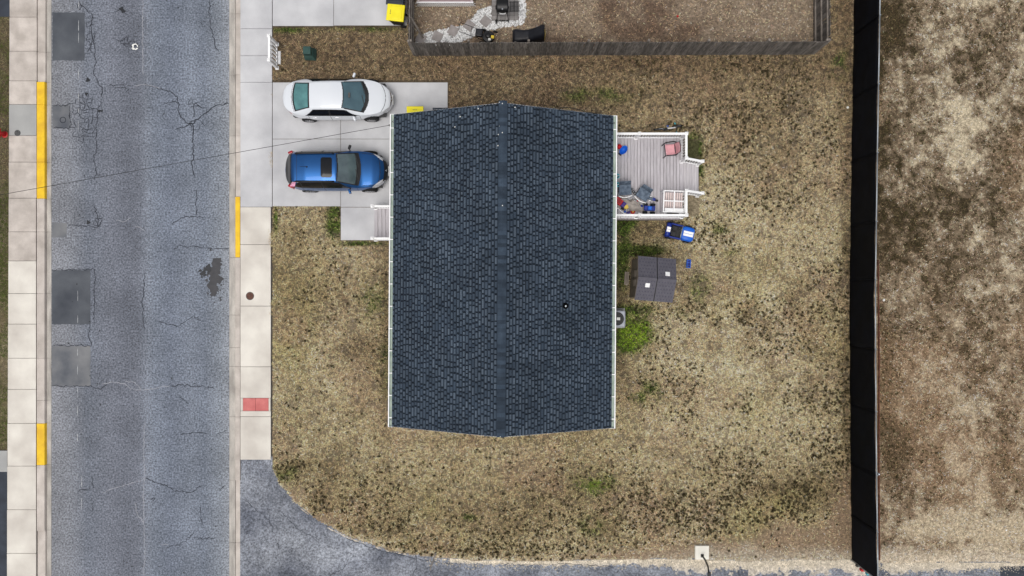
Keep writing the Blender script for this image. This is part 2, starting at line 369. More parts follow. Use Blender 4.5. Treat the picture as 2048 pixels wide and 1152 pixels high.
# far pavement
swf = paving('sidewalk', (18, -300, 77, 1500))
for i, (y0, y1) in enumerate(zip([-120,36,104,163,210,272,325,397,464,522,587,648,716,778,846,931,1018,1105], [36,104,163,210,272,325,397,464,522,587,648,716,778,846,931,1018,1105,1200])):
    x0 = np.interp((y0+y1)/2, [0,500,1100], [22.3,20,17]); x1 = 77 if y1 < 400 else 75.5
    if 163 <= y0 < 397: x1 = 76.5
    slab(swf, x0, y0, x1, y1, ZS, M['greyconc'] if y0 == 210 else M['oldconc'] if y0 < 520 else M['concrete'])
fd = sheet('far_driveway', rect(-300, -300, 22, 35), .075, M['darkdrive'])
fd2 = sheet('far_driveway', rect(-300, 943, 17.5, 1500), .06, M['darkdrive'])
ap = paving('driveway_apron', (-200, 900, 18, 943.5)); slab(ap, -200, 900, 17.6, 943, .1, M['greyconc'])
# asphalt patches, cracks, paint and stains on the road
def patch(x0, y0, x1, y1, m, z=.004, jag=.6):
    P = []; n = 24
    for i in range(n): P.append((x0+(x1-x0)*i/n, y0))
    for i in range(n): P.append((x1, y0+(y1-y0)*i/n))
    for i in range(n): P.append((x1-(x1-x0)*i/n, y1))
    for i in range(n): P.append((x0, y1-(y1-y0)*i/n))
    Q = [W(p[0]+random.uniform(-jag, jag), p[1]+random.uniform(-jag, jag)) for p in P]
    return sheet('asphalt_patch', [(q.x, q.y) for q in Q], z, m, road)
for a in ((105,25,169.5,121,M['patch']), (104,540,181,648.5,M['patch']), (103.5,692,181,772,M['dustpatch']), (104,446,133.5,475,M['dustpatch']), (105,211,140,257,M['dustpatch'])): patch(*a)
def wander(pts, jit=1.6, step=4.0):
    out = []
    for a, c in zip(pts[:-1], pts[1:]):
        n = max(1, int(math.dist(a, c)/step))
        for i in range(n):
            t = i/n; j = jit if i else jit*.3
            out.append((a[0]+(c[0]-a[0])*t+random.uniform(-j, j), a[1]+(c[1]-a[1])*t+random.uniform(-j, j)))
    out.append(pts[-1]); return out
def ribbons(name, lines, m, z, wpx=1.0, jit=1.6, parent=None):
    b = MB()
    for ln in lines:
        w = wpx
        if isinstance(ln, tuple): ln, w = ln
        p = wander(ln, jit); V = []; n = len(p)
        for i, q in enumerate(p):
            a, c = p[max(0, i-1)], p[min(n-1, i+1)]; dx, dy = c[0]-a[0], c[1]-a[1]; d = math.hypot(dx, dy) or 1
            ww = w*random.uniform(.45, 1.2)*(.4 if i in (0, n-1) else 1)/2
            for s in (-1, 1):
                g = W(q[0]-dy/d*ww*s, q[1]+dx/d*ww*s); V.append((g.x, g.y, z))
        b.add(V, [(2*i, 2*i+1, 2*i+3, 2*i+2) for i in range(n-1)])
    o = b.build(name, m, parent); o['kind'] = 'stuff'; return o
dark = [([(161,8),(175,22),(185,30),(182,60),(190,105),(191,130),(188,150),(197,168),(205,176),(203,200),(195,225),(193,250),(194,270),(192,300)],1.7),
 [(159,4),(163,14),(158,20),(155,10),(159,4)], [(180,60),(172,78),(183,90),(175,105)],
 ([(290,170),(320,178),(345,186),(355,195),(357,215),(362,235),(375,248),(385,248),(400,235),(418,222),(430,212),(450,207),(458,208)],2.0),
 ([(385,248),(388,260),(386,280),(387,300),(384,330),(390,352)],2.0), [(385,248),(372,252),(350,260)], [(388,235),(390,206),(405,216),(416,215)], [(357,205),(345,204),(328,206)],
 [(419,0),(420,50),(430,90),(438,105)], [(403,40),(405,55)], [(225,28),(238,20),(247,22),(258,30)], [(238,82),(248,80),(255,72),(258,90)], [(232,78),(246,88),(260,86)],
 [(230,177),(248,175),(258,178),(250,186)], [(192,300),(188,320),(193,345),(190,362)],
 [(190,420),(198,440),(194,455),(203,446)], [(135,452),(160,450),(195,455)], [(188,410),(193,420),(187,428)],
 [(340,448),(360,438),(372,434),(392,434),(410,434)], [(392,434),(393,400),(394,380)], ([(315,642),(335,650),(355,652),(375,640),(388,632),(405,643)],1.6),
 [(345,498),(362,492),(395,493),(430,497),(458,498)], [(104,540),(160,539),(190,539),(190,570),(188,600),(189,650)], [(181,650),(178,675),(183,692)], [(104,692),(150,690),(184,692)],
 [(104,772),(150,773),(181,771),(200,778),(215,768)], [(292,955),(310,966),(330,970),(350,982),(385,984),(400,972),(415,970)], [(437,978),(452,970)], [(335,1093),(360,1090),(385,1070),(388,1060)],
 [(388,1075),(405,1078),(430,1075)], [(360,870),(385,865),(415,867)], [(340,771),(362,770),(400,772),(430,778)], [(358,790),(368,800),(378,808)], [(183,950),(186,976),(192,976)], [(186,1000),(185,1025)], [(155,985),(165,978),(180,980)],
 [(290,545),(285,600),(289,660)], [(432,868),(455,862)], [(105,212),(135,210),(150,207)], [(107,256),(150,256)], [(140,210),(141,256)], [(300,1000),(310,995),(305,1010)], [(220,530),(222,520)], [(402,1010),(404,1050)], [(250,170),(235,170),(215,172)]]
for cx, cy, rx, ry, st in ((167,236,30,56,9.5), (182,70,11,48,9), (258,85,20,16,8), (388,250,22,14,9), (195,440,12,18,9), (387,205,16,12,9)):      # alligator cracking
    pts = {}
    for i in range(-8, 9):
        for j in range(-10, 11):
            x, y = cx+i*st+random.uniform(-.42,.42)*st, cy+j*st+random.uniform(-.42,.42)*st
            if ((x-cx)/rx)**2+((y-cy)/ry)**2 < 1: pts[(i, j)] = (x, y)
    for (i, j), p in pts.items():
        for d in ((1,0),(0,1)):
            q = pts.get((i+d[0], j+d[1]))
            if q and random.random() < .78: dark.append(([p, q], 1.6))
ribbons('cracks', dark, M['crack'], .008, 1.55, 2.2, road)
light = [([(205,985),(240,973),(265,965),(285,960),(292,955)],1.2), [(290,845),(287,900),(290,955),(287,975),(288,1040),(290,1110),(285,1180)], [(270,1005),(275,1030),(288,1045)],
 [(250,763),(270,765),(283,780),(300,778),(340,771)], [(205,768),(225,764),(250,768),(262,778),(285,780)], [(270,172),(285,169),(300,171),(320,177)], [(232,441),(250,443),(262,435)], [(270,453),(280,455),(290,462)], [(338,1090),(322,1088)], [(286,0),(285,60),(286,150)]]
ribbons('light_cracks', light, M['crackl'], .0085, 1.2, 1.3, road)
dash = []; y = 2
while y < 1100:
    l = random.uniform(4, 22)
    if random.random() < .55: dash.append([(157.5-y*.003, y), (157.5-y*.003, y+l)])
    y += l+random.uniform(3, 30)
dash += [[(163.5,950),(163.5,975)], [(163.5,995),(163,1018)]]
ribbons('lane_line', dash, M['lane'], .0095, 1.1, .15, road)
def blot(name, blobs, m, z):
    b = MB()
    for cx, cy, r in blobs:
        n = 22; P = []
        ph = random.uniform(0, 9)
        for i in range(n):
            a = 2*math.pi*i/n; rr = r*(1+.22*math.sin(3*a+ph)+.15*math.sin(7*a+ph*2)+random.uniform(-.12,.12)); q = W(cx+rr*math.cos(a), cy+rr*1.05*math.sin(a)); P.append((q.x, q.y, z+random.uniform(0,.003)))
        b.add(P, [tuple(range(n))])
    o = b.build(name, m, road); o['kind'] = 'stuff'; return o
st = [(432,530,10),(436,522,7),(428,545,13),(431,558,13),(426,570,10),(428,580,8),(426,588,5)]
for i in range(60): a = random.gauss(0, 1); st.append((428+random.gauss(0,12), 562+random.gauss(0,26), abs(random.gauss(0,1))+.5))
blot('oil_stain', st, M['oil'], .0045)
st = [(416,537,7),(407,547,6),(401,541,2.4),(404,554,2)]
for i in range(14): st.append((409+random.gauss(0,7), 545+random.gauss(0,8), random.uniform(.6,1.6)))
for i in range(70): st.append((random.uniform(115,450), random.uniform(0,1150), random.uniform(.5,1.5)))
st += [(199,222,3),(204,222,2.2),(173,188,3),(176,160,4),(177,445,3.6),(243,18,4),(247,22,4)]
blot('tar_spots', st, M['oil2'], .0125)
q = W(126, 240); b = MB(); n = 24
for r0, r1 in ((.11,.145),):
    P = []
    for i in range(n): a = 2*math.pi*i/n; P += [(q.x+r0*math.cos(a), q.y+r0*math.sin(a), .009), (q.x+r1*math.cos(a), q.y+r1*math.sin(a), .009)]
    b.add(P, [(2*i, 2*i+1, (2*i+3) % (2*n), (2*i+2) % (2*n)) for i in range(n)])
b.build('painted_ring', M['crack'], road)

# ------------------------------------------------------------------ lawn and lot: soil height field and grass
EDGE = np.array([(480,905),(540,916),(545,940),(558,970),(588,1005),(638,1045),(698,1075),(780,1102),(860,1115),(950,1122),(1080,1124),(1200,1121),(1300,1119),(1400,1121),(1500,1124),(1600,1121),(1700,1120),(1760,1128),(1990,1126),(2060,1128),(2500,1128)], float)
def edge_py(px): return np.interp(px, EDGE[:,0], EDGE[:,1])
BL = lambda px, py, lst: sum(a*np.exp(-(((px-x)/rx)**2+((py-y)/ry)**2)) for x, y, rx, ry, a in lst)
GREEN = [(1268,665,30,26,1.5),(1250,690,20,14,.8),(1285,503,34,10,1.4),(1245,510,12,50,1.1),(1386,300,15,24,1.6),(1394,345,12,30,.6),(1400,575,24,26,.5),(1440,462,16,14,.5),(1255,445,22,14,.9),(1270,620,30,12,.7),(668,440,13,26,1.4),(725,487,34,5,1.0),
 (1192,965,36,22,.55),(940,1035,14,8,.5),(1290,785,30,24,.5),(1195,190,60,14,.45),(795,740,40,60,.25),(740,600,26,40,.3),(565,60,60,6,.5),(740,58,50,6,.6),(1185,1050,24,20,.5),(1460,510,16,12,.35),(1370,620,22,16,.3),(905,265,60,12,.2),(1680,130,20,24,.5),(552,430,5,40,.4),(575,950,22,14,.4)]
PALE = [(1495,735,90,46,.8),(1425,345,34,60,.55),(1415,400,26,50,.5),(1440,860,130,70,.35),(1630,215,50,36,.7),(1500,610,120,60,.4),(1340,730,60,50,.35),(590,985,30,20,.8),(640,1035,40,14,.8),(740,1085,50,10,.9),(1250,1108,120,8,.9),(1430,1100,130,16,1.0),(1600,1080,90,30,.9),(1370,640,60,40,.4),(1000,920,120,30,.25),(700,900,80,60,.25),(1560,520,80,60,.3),(1660,330,30,60,.3)]
DARK = [(1350,128,330,22,.8),(1695,600,14,600,.8),(1455,925,70,26,.5),(1560,985,160,30,.5),(1000,1000,160,60,.3),(900,130,100,40,.55),(660,110,120,40,.55),(772,560,12,320,.9),(1240,560,16,200,.9),(1000,880,230,10,.4),(1300,455,60,14,.9),(590,930,30,14,.6),(940,1105,130,12,.4),(1590,950,100,50,.3),(1250,760,20,60,.4),(1560,400,60,60,.25),(1530,330,80,80,.2),(1010,208,240,8,.5)]  # dark soil and litter, plus shade painted beside the house walls and deck
BARE = [(1450,1100,170,18,1.2),(1600,1080,110,38,1.3),(1690,1040,26,70,1.1),(640,1040,60,14,.9),(1250,1112,120,8,.8),(590,990,30,16,.7)]
LPALE = [(1880,200,70,60,.9),(1900,280,60,60,.9),(1850,100,60,40,.5),(2020,500,40,60,.8),(1870,480,90,40,.4),(1860,940,24,24,.6),(1920,1062,140,22,1.1),(1790,1050,46,22,.9),(1985,1005,46,26,1.0),(1880,1030,20,30,.9),(1960,960,20,30,.4),(1840,620,100,60,.3),(2040,200,50,120,.4),(1930,890,60,70,.5),(2010,1080,40,30,.6)]
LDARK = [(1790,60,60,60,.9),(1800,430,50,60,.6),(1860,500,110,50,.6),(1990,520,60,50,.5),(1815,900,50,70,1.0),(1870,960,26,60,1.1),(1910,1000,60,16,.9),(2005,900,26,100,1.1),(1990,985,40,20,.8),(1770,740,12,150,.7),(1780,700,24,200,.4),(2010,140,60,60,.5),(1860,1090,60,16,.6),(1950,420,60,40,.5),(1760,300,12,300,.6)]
C = lambda *a: np.array(lin(*a))
def mix(a, b, t): return a*(1-t[..., None]) + b*t[..., None]
def ground_col(px, py):
    x = (px-1024)/44; y = (576-py)/44; one = np.ones(px.shape+(3,))
    n1 = fbm(x, y, 3.2, 4, 3); n2 = fbm(x, y, .9, 3, 9); n3 = fbm(x, y, .28, 2, 21); n4 = fbm(x, y, 6, 3, 40); n5 = fbm(x, y, .45, 3, 91)
    t = np.clip((n1-.5)*1.6+(n2-.5)*1.0+(n5-.5)*.5+.5+.18*sstep(1200,1400,px)-.08*sstep(900,700,px), 0, 1)
    lawn = mix(C(120,106,88)*one, C(172,157,131), t)
    lawn = mix(lawn, C(146,138,98)*one, np.clip(sstep(.42, .66, n4)*(.12+.5*sstep(350, 850, py))+.18*sstep(600, 900, py), 0, 1))
    lawn = mix(lawn, C(150,128,110)*one, sstep(.52, .75, fbm(x, y, 1.7, 3, 77))*.45)
    lawn = mix(lawn, C(188,174,146)*one, np.clip(BL(px, py, PALE)*(.2+1.5*(n2-.2)+.8*(n5-.5)), 0, .85))
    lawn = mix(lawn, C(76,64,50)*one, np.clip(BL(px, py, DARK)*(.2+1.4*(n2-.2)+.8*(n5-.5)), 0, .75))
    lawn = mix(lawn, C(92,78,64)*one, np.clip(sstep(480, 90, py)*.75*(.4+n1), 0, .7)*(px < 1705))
    nb = mix(C(126,106,90)*one, C(168,150,130), np.clip((n1-.5)*2+(n2-.5)*1.2+(n5-.5)+.5, 0, 1))
    inn = ((px > 827) & (px < 1640) & (py < 108))
    lawn = np.where(inn[..., None], nb, lawn)
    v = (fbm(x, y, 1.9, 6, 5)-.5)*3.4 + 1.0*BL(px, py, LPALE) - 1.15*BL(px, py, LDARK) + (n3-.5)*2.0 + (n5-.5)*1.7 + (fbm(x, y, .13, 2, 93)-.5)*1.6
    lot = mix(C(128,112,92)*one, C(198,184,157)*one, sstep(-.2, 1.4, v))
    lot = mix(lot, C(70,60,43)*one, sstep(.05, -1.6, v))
    lot = mix(lot, C(158,130,102)*one, (sstep(.5,.7,fbm(x, y, 4, 3, 88))*.25 + .22*sstep(400,800,py)))
    out = np.where((px > 1745)[..., None], lot, lawn)
    e = edge_py(px)-py
    out = mix(out, C(198,180,154)*one, np.clip(sstep(18, 0, e)*(.25+1.0*n2), 0, .9)*(px > 548))
    out = mix(out, C(170,146,120)*one, np.clip(BL(px, py, BARE)*(.3+1.1*n2), 0, .9))
    grav = sstep(40, 6, e+(n2-.5)*34)*sstep(1240, 1420, px)
    out = mix(out, C(206,192,170)*one, np.clip(grav, 0, 1)*.8)
    g = np.clip(BL(px, py, GREEN)*(2.4*(n2-.5)+2.8*(n5-.5)+1.15), 0, 1)*(px < 1745)
    out = mix(out, C(70,80,38)*one, g*.75)
    return out, g
def soil(name, x0, y0, x1, y1, step, z, edge=True):
    nx = int((x1-x0)/step)+1; ny = int((y1-y0)/step)+1
    px, py = np.meshgrid(np.linspace(x0, x1, nx), np.linspace(y0, y1, ny), indexing='ij')
    X = (px-1024)/44*(HC-z)/HC; Y = (576-py)/44*(HC-z)/HC
    Z = z + (fbm(X, Y, 2.5, 3, 2)-.5)*.03 + (fbm(X, Y, .35, 2, 6)-.5)*.02
    keep = np.ones((nx, ny), bool)
    if edge:
        e = edge_py(px)-py + (fbm(X, Y, .5, 3, 61)-.5)*9
        Z = np.where(e < 14, .047+(Z-.047)*np.clip(e/14, 0, 1), Z); keep = e > -1.5
    Z = np.minimum(Z, ZS-.006)
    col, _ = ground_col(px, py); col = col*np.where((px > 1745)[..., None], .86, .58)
    V = np.stack([X, Y, Z], -1).reshape(-1, 3).astype(np.float32)
    idx = np.arange(nx*ny).reshape(nx, ny); k = keep[:-1,:-1] & keep[1:,:-1] & keep[1:,1:] & keep[:-1,1:]
    F = np.stack([idx[:-1,:-1], idx[:-1,1:], idx[1:,1:], idx[1:,:-1]], -1)[k]
    me = bpy.data.meshes.new(name); me.vertices.add(len(V)); me.vertices.foreach_set('co', V.ravel())
    me.loops.add(F.size); me.loops.foreach_set('vertex_index', F.ravel().astype(np.int32)); me.polygons.add(len(F))
    me.polygons.foreach_set('loop_start', np.arange(0, F.size, 4, dtype=np.int32)); me.update(); me.validate()
    a = me.color_attributes.new('col', 'FLOAT_COLOR', 'POINT')
    a.data.foreach_set('color', np.concatenate([col.reshape(-1, 3), np.ones((len(V), 1))], 1).astype(np.float32).ravel())
    me.materials.append(M['soil']); me.polygons.foreach_set('use_smooth', [True]*len(me.polygons))
    o = link(name, me); o['kind'] = 'structure'
    return o
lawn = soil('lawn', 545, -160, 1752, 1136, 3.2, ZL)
lot = soil('dirt_lot', 1752, -160, 2330, 1140, 3.2, ZL)
verge = soil('grass_verge', -200, 34, 21, 900, 3.2, .085, edge=False)

HOUSE = W(1005.25, 542.5, 3.3)
NOGRASS = [(545,160,898,413),(680,410,830,482),(815,230,1195,860),(545,-200,812,56),(1232,278,1398,433),(1262,520,1340,598),(1392,1092,1417,1120),(984,-50,1038,42),(834,-60,948,8)]
GRAVEL = [(830,88),(834,76),(858,64),(900,56),(935,49),(946,32),(958,20),(984,12),(984,-60),(1046,-60),(1052,20),(1050,42),(1043,50),(1010,54),(985,60),(965,64),(950,72),(925,82),(905,92)]
def inpoly(px, py, poly):
    r = np.zeros(px.shape, bool); n = len(poly)
    for i in range(n):
        x0, y0 = poly[i]; x1, y1 = poly[(i+1) % n]
        c = (y0 > py) != (y1 > py); r ^= c & (px < (x1-x0)*(py-y0)/((y1-y0) or 1e-9)+x0)
    return r
def tri_mesh(name, V, col, label, cat):
    me = bpy.data.meshes.new(name); n = len(V)
    me.vertices.add(n); me.vertices.foreach_set('co', V.astype(np.float32).ravel())
    me.loops.add(n); me.loops.foreach_set('vertex_index', np.arange(n, dtype=np.int32)); me.polygons.add(n//3)
    me.polygons.foreach_set('loop_start', np.arange(0, n, 3, dtype=np.int32)); me.update()
    a = me.color_attributes.new('col', 'FLOAT_COLOR', 'POINT')
    a.data.foreach_set('color', np.concatenate([col, np.ones((n, 1))], 1).astype(np.float32).ravel())
    me.materials.append(M['grass']); o = link(name, me); tag(o, label, cat, kind='stuff'); return o
def allowed(px, py):
    ok = (py < edge_py(px)-3) & ((px > 547-9*sstep(.55,.75,fbm(px/44, py/44, .8, 3, 66))-2*sstep(.4,.6,fbm(px/44, py/44, .25, 2, 67))) | (px < 30))
    for a, b_, c, d in NOGRASS: ok &= ~((px > a) & (px < c) & (py > b_) & (py < d))
    return ok & ~inpoly(px, py, GRAVEL)
def blades(px, py, z0, lmin, lmax, wid, lift, col, jitter=.35):
    n = len(px); a = RNG.uniform(0, 2*np.pi, n); l = RNG.uniform(lmin, lmax, n); w = wid*RNG.uniform(.6, 1.4, n)
    k = (HC-z0)/FPX; X = (px-1024)*k; Y = (576-py)*k; dx, dy = np.cos(a), np.sin(a)
    up = lift*RNG.uniform(.3, 1.3, n); zz = z0*np.ones(n)
    V = np.empty((n, 3, 3))
    V[:,0] = np.stack([X-dy*w/2-dx*l*.3, Y+dx*w/2-dy*l*.3, zz], -1); V[:,1] = np.stack([X+dy*w/2-dx*l*.3, Y-dx*w/2-dy*l*.3, zz], -1)
    V[:,2] = np.stack([X+dx*l*.7, Y+dy*l*.7, zz+up], -1)
    j = np.exp(RNG.normal(0, jitter, n))[:, None]*np.exp(RNG.normal(0, .06, (n, 3)))
    c = np.clip(col*j, .004, .75)
    return V.reshape(-1, 3), np.repeat(c, 3, 0)
# dry straw over the lawn
N0 = 900000
px = RNG.uniform(537, 1706, N0); py = RNG.uniform(-60, 1136, N0); k = allowed(px, py); px, py = px[k], py[k]
gx_, gy_ = (px-1024)/44, (576-py)/44
hf = fbm(gx_, gy_, .12, 2, 15); mf = fbm(gx_, gy_, .6, 3, 16)
inn = (px > 827) & (px < 1640) & (py < 108)
dens = np.clip(.12+sstep(.28, .60, hf*.85+mf*.15)*.95, 0, 1)*np.where(inn, .13, 1)*np.clip(1-1.0*BL(px, py, BARE), .10, 1)
k = RNG.uniform(0, 1, len(px)) < dens
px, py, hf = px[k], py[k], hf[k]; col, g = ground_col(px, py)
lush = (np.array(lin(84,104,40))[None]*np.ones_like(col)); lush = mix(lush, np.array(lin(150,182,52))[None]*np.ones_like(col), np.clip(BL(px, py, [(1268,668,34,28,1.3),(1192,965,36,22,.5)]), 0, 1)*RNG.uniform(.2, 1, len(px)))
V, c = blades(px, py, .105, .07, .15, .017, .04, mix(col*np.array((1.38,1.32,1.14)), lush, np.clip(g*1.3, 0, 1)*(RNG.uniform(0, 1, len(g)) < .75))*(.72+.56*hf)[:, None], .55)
tri_mesh('dry_grass', V, c, 'dry straw-coloured grass covering the lawn around the dark-roofed house', 'grass')
# dry growth over the dirt lot and verge
N1 = 260000
px = RNG.uniform(1757, 2120, N1); py = RNG.uniform(-60, 1124, N1); col, g = ground_col(px, py); lum = col.mean(1); hf = fbm((px-1024)/44, (576-py)/44, .2, 3, 18)
k = RNG.uniform(0, 1, N1) < np.clip(1.2-2.4*lum, .15, 1)*np.clip(.1+1.3*sstep(.35, .6, hf), 0, 1); px, py, col = px[k], py[k], col[k]
V, c = blades(px, py, .105, .05, .13, .017, .035, col*1.05, .8)
tri_mesh('sparse_grass', V, c, 'patchy brown growth on the bare lot beyond the black fence', 'grass')
N2 = 16000
px = RNG.uniform(-30, 19, N2); py = RNG.uniform(34, 898, N2); t = fbm(px/44, py/44, 1.2, 3, 70)
col = mix(np.array(lin(118,108,80))[None]*np.ones((N2, 3)), np.array(lin(74,84,36))[None]*np.ones((N2, 3)), sstep(.42, .6, t))
V, c = blades(px, py, .09, .06, .14, .014, .04, col, .4)
tri_mesh('verge_grass', V, c, 'green and brown grass along the verge behind the far pavement', 'grass')
# dark weed tufts, each a clump of blades
def tufts(cx, cy, nb, rad, base, lift, jit):
    n = len(cx); px = np.repeat(cx, nb); py = np.repeat(cy, nb); rr = np.repeat(rad, nb)
    a = RNG.uniform(0, 2*np.pi, n*nb); r = np.abs(RNG.normal(0, .55, n*nb))*rr*44
    st_ = np.repeat(RNG.uniform(.7, 1.5, n), nb); th = np.repeat(RNG.uniform(0, 3.14, n), nb); u, v = r*np.cos(a)*st_, r*np.sin(a)
    return blades(px+u*np.cos(th)-v*np.sin(th), py+u*np.sin(th)+v*np.cos(th), .106, .04, .09, .018, lift, np.repeat(base, nb, 0), jit)
NT = 60000
cx = RNG.uniform(549, 1702, NT); cy = RNG.uniform(112, 1122, NT); k = allowed(cx, cy); cx, cy = cx[k], cy[k]
cl = fbm((cx-1024)/44, cy/44, 1.3, 3, 50)
wt = .07+.45*sstep(880, 1080, cy)+.45*sstep(1240, 1300, cx)*sstep(.42, .62, cl)+.5*sstep(1600, 1690, cx)*sstep(600, 900, cy)+.35*BL(cx, cy, [(1450,1000,200,60,1.4),(1000,1100,300,16,1.5),(580,935,30,16,3),(1500,330,120,120,.9),(640,560,90,120,.25),(680,990,60,30,1)])
wt *= np.clip(.55+.8*sstep(.36, .6, cl), 0, 1.2)*np.clip(1.1-1.6*BL(cx, cy, BARE)-BL(cx, cy, [(1000,990,200,50,.8)]), .02, 1)
k = RNG.uniform(0, 1, len(cx)) < wt*.40
cx, cy = cx[k], cy[k]; n = len(cx); t = RNG.uniform(0, 1, n)[:, None]
base = (np.array(lin(52,45,31))[None]*(1-t)+np.array(lin(66,60,38))[None]*t)*RNG.uniform(.7, 1.4, n)[:, None]
V, c = tufts(cx, cy, 40, np.exp(RNG.normal(np.log(.052), .40, n)), base*.95, .05, .45)
tri_mesh('weed_tufts', V, c, 'dark low weed clumps dotted through the dry lawn', 'weeds')
# leafy green weeds
NG = 160000
gx = RNG.uniform(548, 1700, NG); gy = RNG.uniform(50, 1120, NG); _, g = ground_col(gx, gy)
k = allowed(gx, gy) & (RNG.uniform(0, 1, NG) < g*.55*(g > .18)); gx, gy = gx[k], gy[k]; n = len(gx)
br = (np.clip(BL(gx, gy, [(1268,668,30,24,1.2),(1250,690,16,10,.6),(1192,965,30,20,.6)]), 0, 1)*RNG.uniform(.1, 1, n))[:, None]
base = np.array(lin(52,66,30))[None]*(1-br)+np.array(lin(140,176,44))[None]*br
V, c = tufts(gx, gy, 9, RNG.uniform(.02, .06, n), base, .07, .5)
tri_mesh('green_weeds', V, c, 'leafy green weeds growing in patches near the shed, deck and landing', 'weeds')
# tufts on the lot
NT = 7000; cx = RNG.uniform(1760, 2060, NT); cy = RNG.uniform(0, 1120, NT); col, _ = ground_col(cx, cy)
k = RNG.uniform(0, 1, NT) < np.clip(.9-4*col.mean(1), 0, .8); cx, cy = cx[k], cy[k]; n = len(cx)
V, c = tufts(cx, cy, 16, RNG.uniform(.02, .07, n), np.array(lin(66,60,38))[None]*np.ones((n, 3)), .05, .5)
tri_mesh('lot_weeds', V, c, 'dark olive weed clumps growing on the bare lot', 'weeds')
# crumbled pale stones along the side-road edge
b = MB()
def pebble(b, x, y, z, r, col):
    P = [(x+r*random.uniform(.7,1.2), y, z), (x, y+r*random.uniform(.7,1.2), z), (x-r*random.uniform(.7,1.2), y, z), (x, y-r*random.uniform(.7,1.2), z), (x+random.uniform(-.2,.2)*r, y+random.uniform(-.2,.2)*r, z+r*.75)]
    b.add(P, [(0,1,4),(1,2,4),(2,3,4),(3,0,4)], col)
for i in range(4200):
    x = random.choice((random.uniform(1280,1760), random.uniform(850,1760), random.uniform(1760,2060))); y = float(edge_py(x))+random.gauss(5, 6)
    if 1698 < x < 1712 and y < 1125: continue
    q = W(x, y); s = random.uniform(.7, 1.15); pebble(b, q.x, q.y, .05, random.uniform(.012, .04), tuple(v*s for v in lin(206,196,178)))
o = b.build('edge_gravel', M['gravel']); tag(o, 'pale crumbled gravel along the edge of the side road', 'gravel', kind='stuff')
# pale sandy wash on the side road edge
b = MB()
gx_, gy_ = np.meshgrid(np.arange(560, 2060, 2.0), np.arange(1000, 1152, 1.5), indexing='ij')
ed = gy_-edge_py(gx_); ww = np.interp(gx_, [560,840,1100,1280,1420,1700,1800,2060], [2,4,7,12,26,30,18,14]); nn = fbm(gx_/44, gy_/44, .7, 4, 33)+.5*fbm(gx_/44, gy_/44, .12, 2, 34)-.25
kk = (ed > np.where(gx_ < 900, -.5, -3)) & (ed/ww < 1.9*nn-np.where(gx_ < 900, .75, .25))
sh = fbm(gx_/44, gy_/44, .3, 3, 35)
for i, j in np.argwhere(kk):
    x, y = gx_[i, j], gy_[i, j]; q0, q1 = W(x, y+1.5), W(x+2, y); t_ = max(0, min(1, ed[i, j]/ww[i, j]))*.55+(.5-sh[i, j])*.5
    t_ = max(0, min(1, t_)); cc = tuple(C(212,200,180)*(1-t_)+C(158,156,156)*t_)
    b.add([(q0.x, q0.y, .0495), (q1.x, q0.y, .0495), (q1.x, q1.y, .0495), (q0.x, q1.y, .0495)], [(0,1,2,3)], cc)
o = b.build('sand_wash', M['soil'], side); o['kind'] = 'stuff'
sheet('asphalt_patch', [(p.x, p.y) for p in (W(1999,1132), W(2200,1129), W(2200,1300), W(2001,1300))], .055, M['darkdrive'], side)
ribbons('side_road_cracks', [[(660,1152),(690,1132),(700,1122)], [(826,1152),(835,1128),(830,1110)], [(560,1020),(600,1060),(640,1080)], [(690,1075),(760,1100),(850,1120),(900,1128)], [(490,1000),(540,1040),(560,1100)], [(1000,1126),(1060,1129),(1140,1127),(1230,1133)]], M['crack'], .0525, 1.1, 2, side)

# ------------------------------------------------------------------ the house
house = thing('house', 'single-storey house with dark slate shingle gable roof and white gutters', 'house', (HOUSE.x, HOUSE.y, ZL-.02), -.0064)
HW, HL, ZE, ZR = 4.49, 6.39, 3.3-ZL+.02, 5.335-ZL+.02
wx, wy = HW-.32, HL-.22
def wall_pts(x): return ZE+.02+(ZR-ZE)*(1-abs(x)/HW)-.18
b = MB(); P = [(-wx,-wy,0),(wx,-wy,0),(wx,-wy,wall_pts(wx)),(0,-wy,wall_pts(0)),(-wx,-wy,wall_pts(wx))]; Q = [(p[0], wy, p[2]) for p in P]
b.add(P+Q, [(0,1,2,3,4),(9,8,7,6,5),(0,5,6,1),(1,6,7,2),(2,7,8,3),(3,8,9,4),(4,9,5,0)])
wall = b.build('wall', M['siding'], house)
for side_, s in (('w', -1), ('e', 1)):           # lap siding on the long walls
    for i in range(15):
        b = MB(); z = .35+i*.18; b.box((s*(wx+.012), 0, z+.09), (.03, 2*wy+.02, .176), ry=s*.08); b.build('siding_board', M['siding'], wall)
def window(x, y, z, w, h, face):
    b = MB(); s = 1 if face in ('e','n') else -1
    horizontal = face in ('e','w')
    def bx(cu, cz, du, dz, dep, off):
        if horizontal: b.box((x+s*off, y+cu, z+cz), (dep, du, dz))
        else: b.box((x+cu, y+s*off, z+cz), (du, dep, dz))
    for cu in (-w/2, w/2): bx(cu, 0, .08, h+.08, .06, .05)
    for cz in (-h/2, h/2): bx(0, cz, w-.08, .08, .06, .05)
    bx(0, 0, w-.08, .04, .05, .045)
    fr = b.build('window', M['white'], house); b = MB(); bx(0, 0, w-.06, h-.06, .02, .03); b.build('pane', M['glass'], fr)
for yy in (-3.6, 3.4): window(-wx, yy, 1.75, 1.3, 1.2, 'w')
for yy in (-3.4, -1.2): window(wx, yy, 1.75, 1.1, 1.1, 'e')
for yy, f in ((-wy, 's'), (wy, 'n')): window(-1.6, yy, 1.75, 1.0, 1.2, f); window(1.8, yy, 1.75, 1.0, 1.2, f)
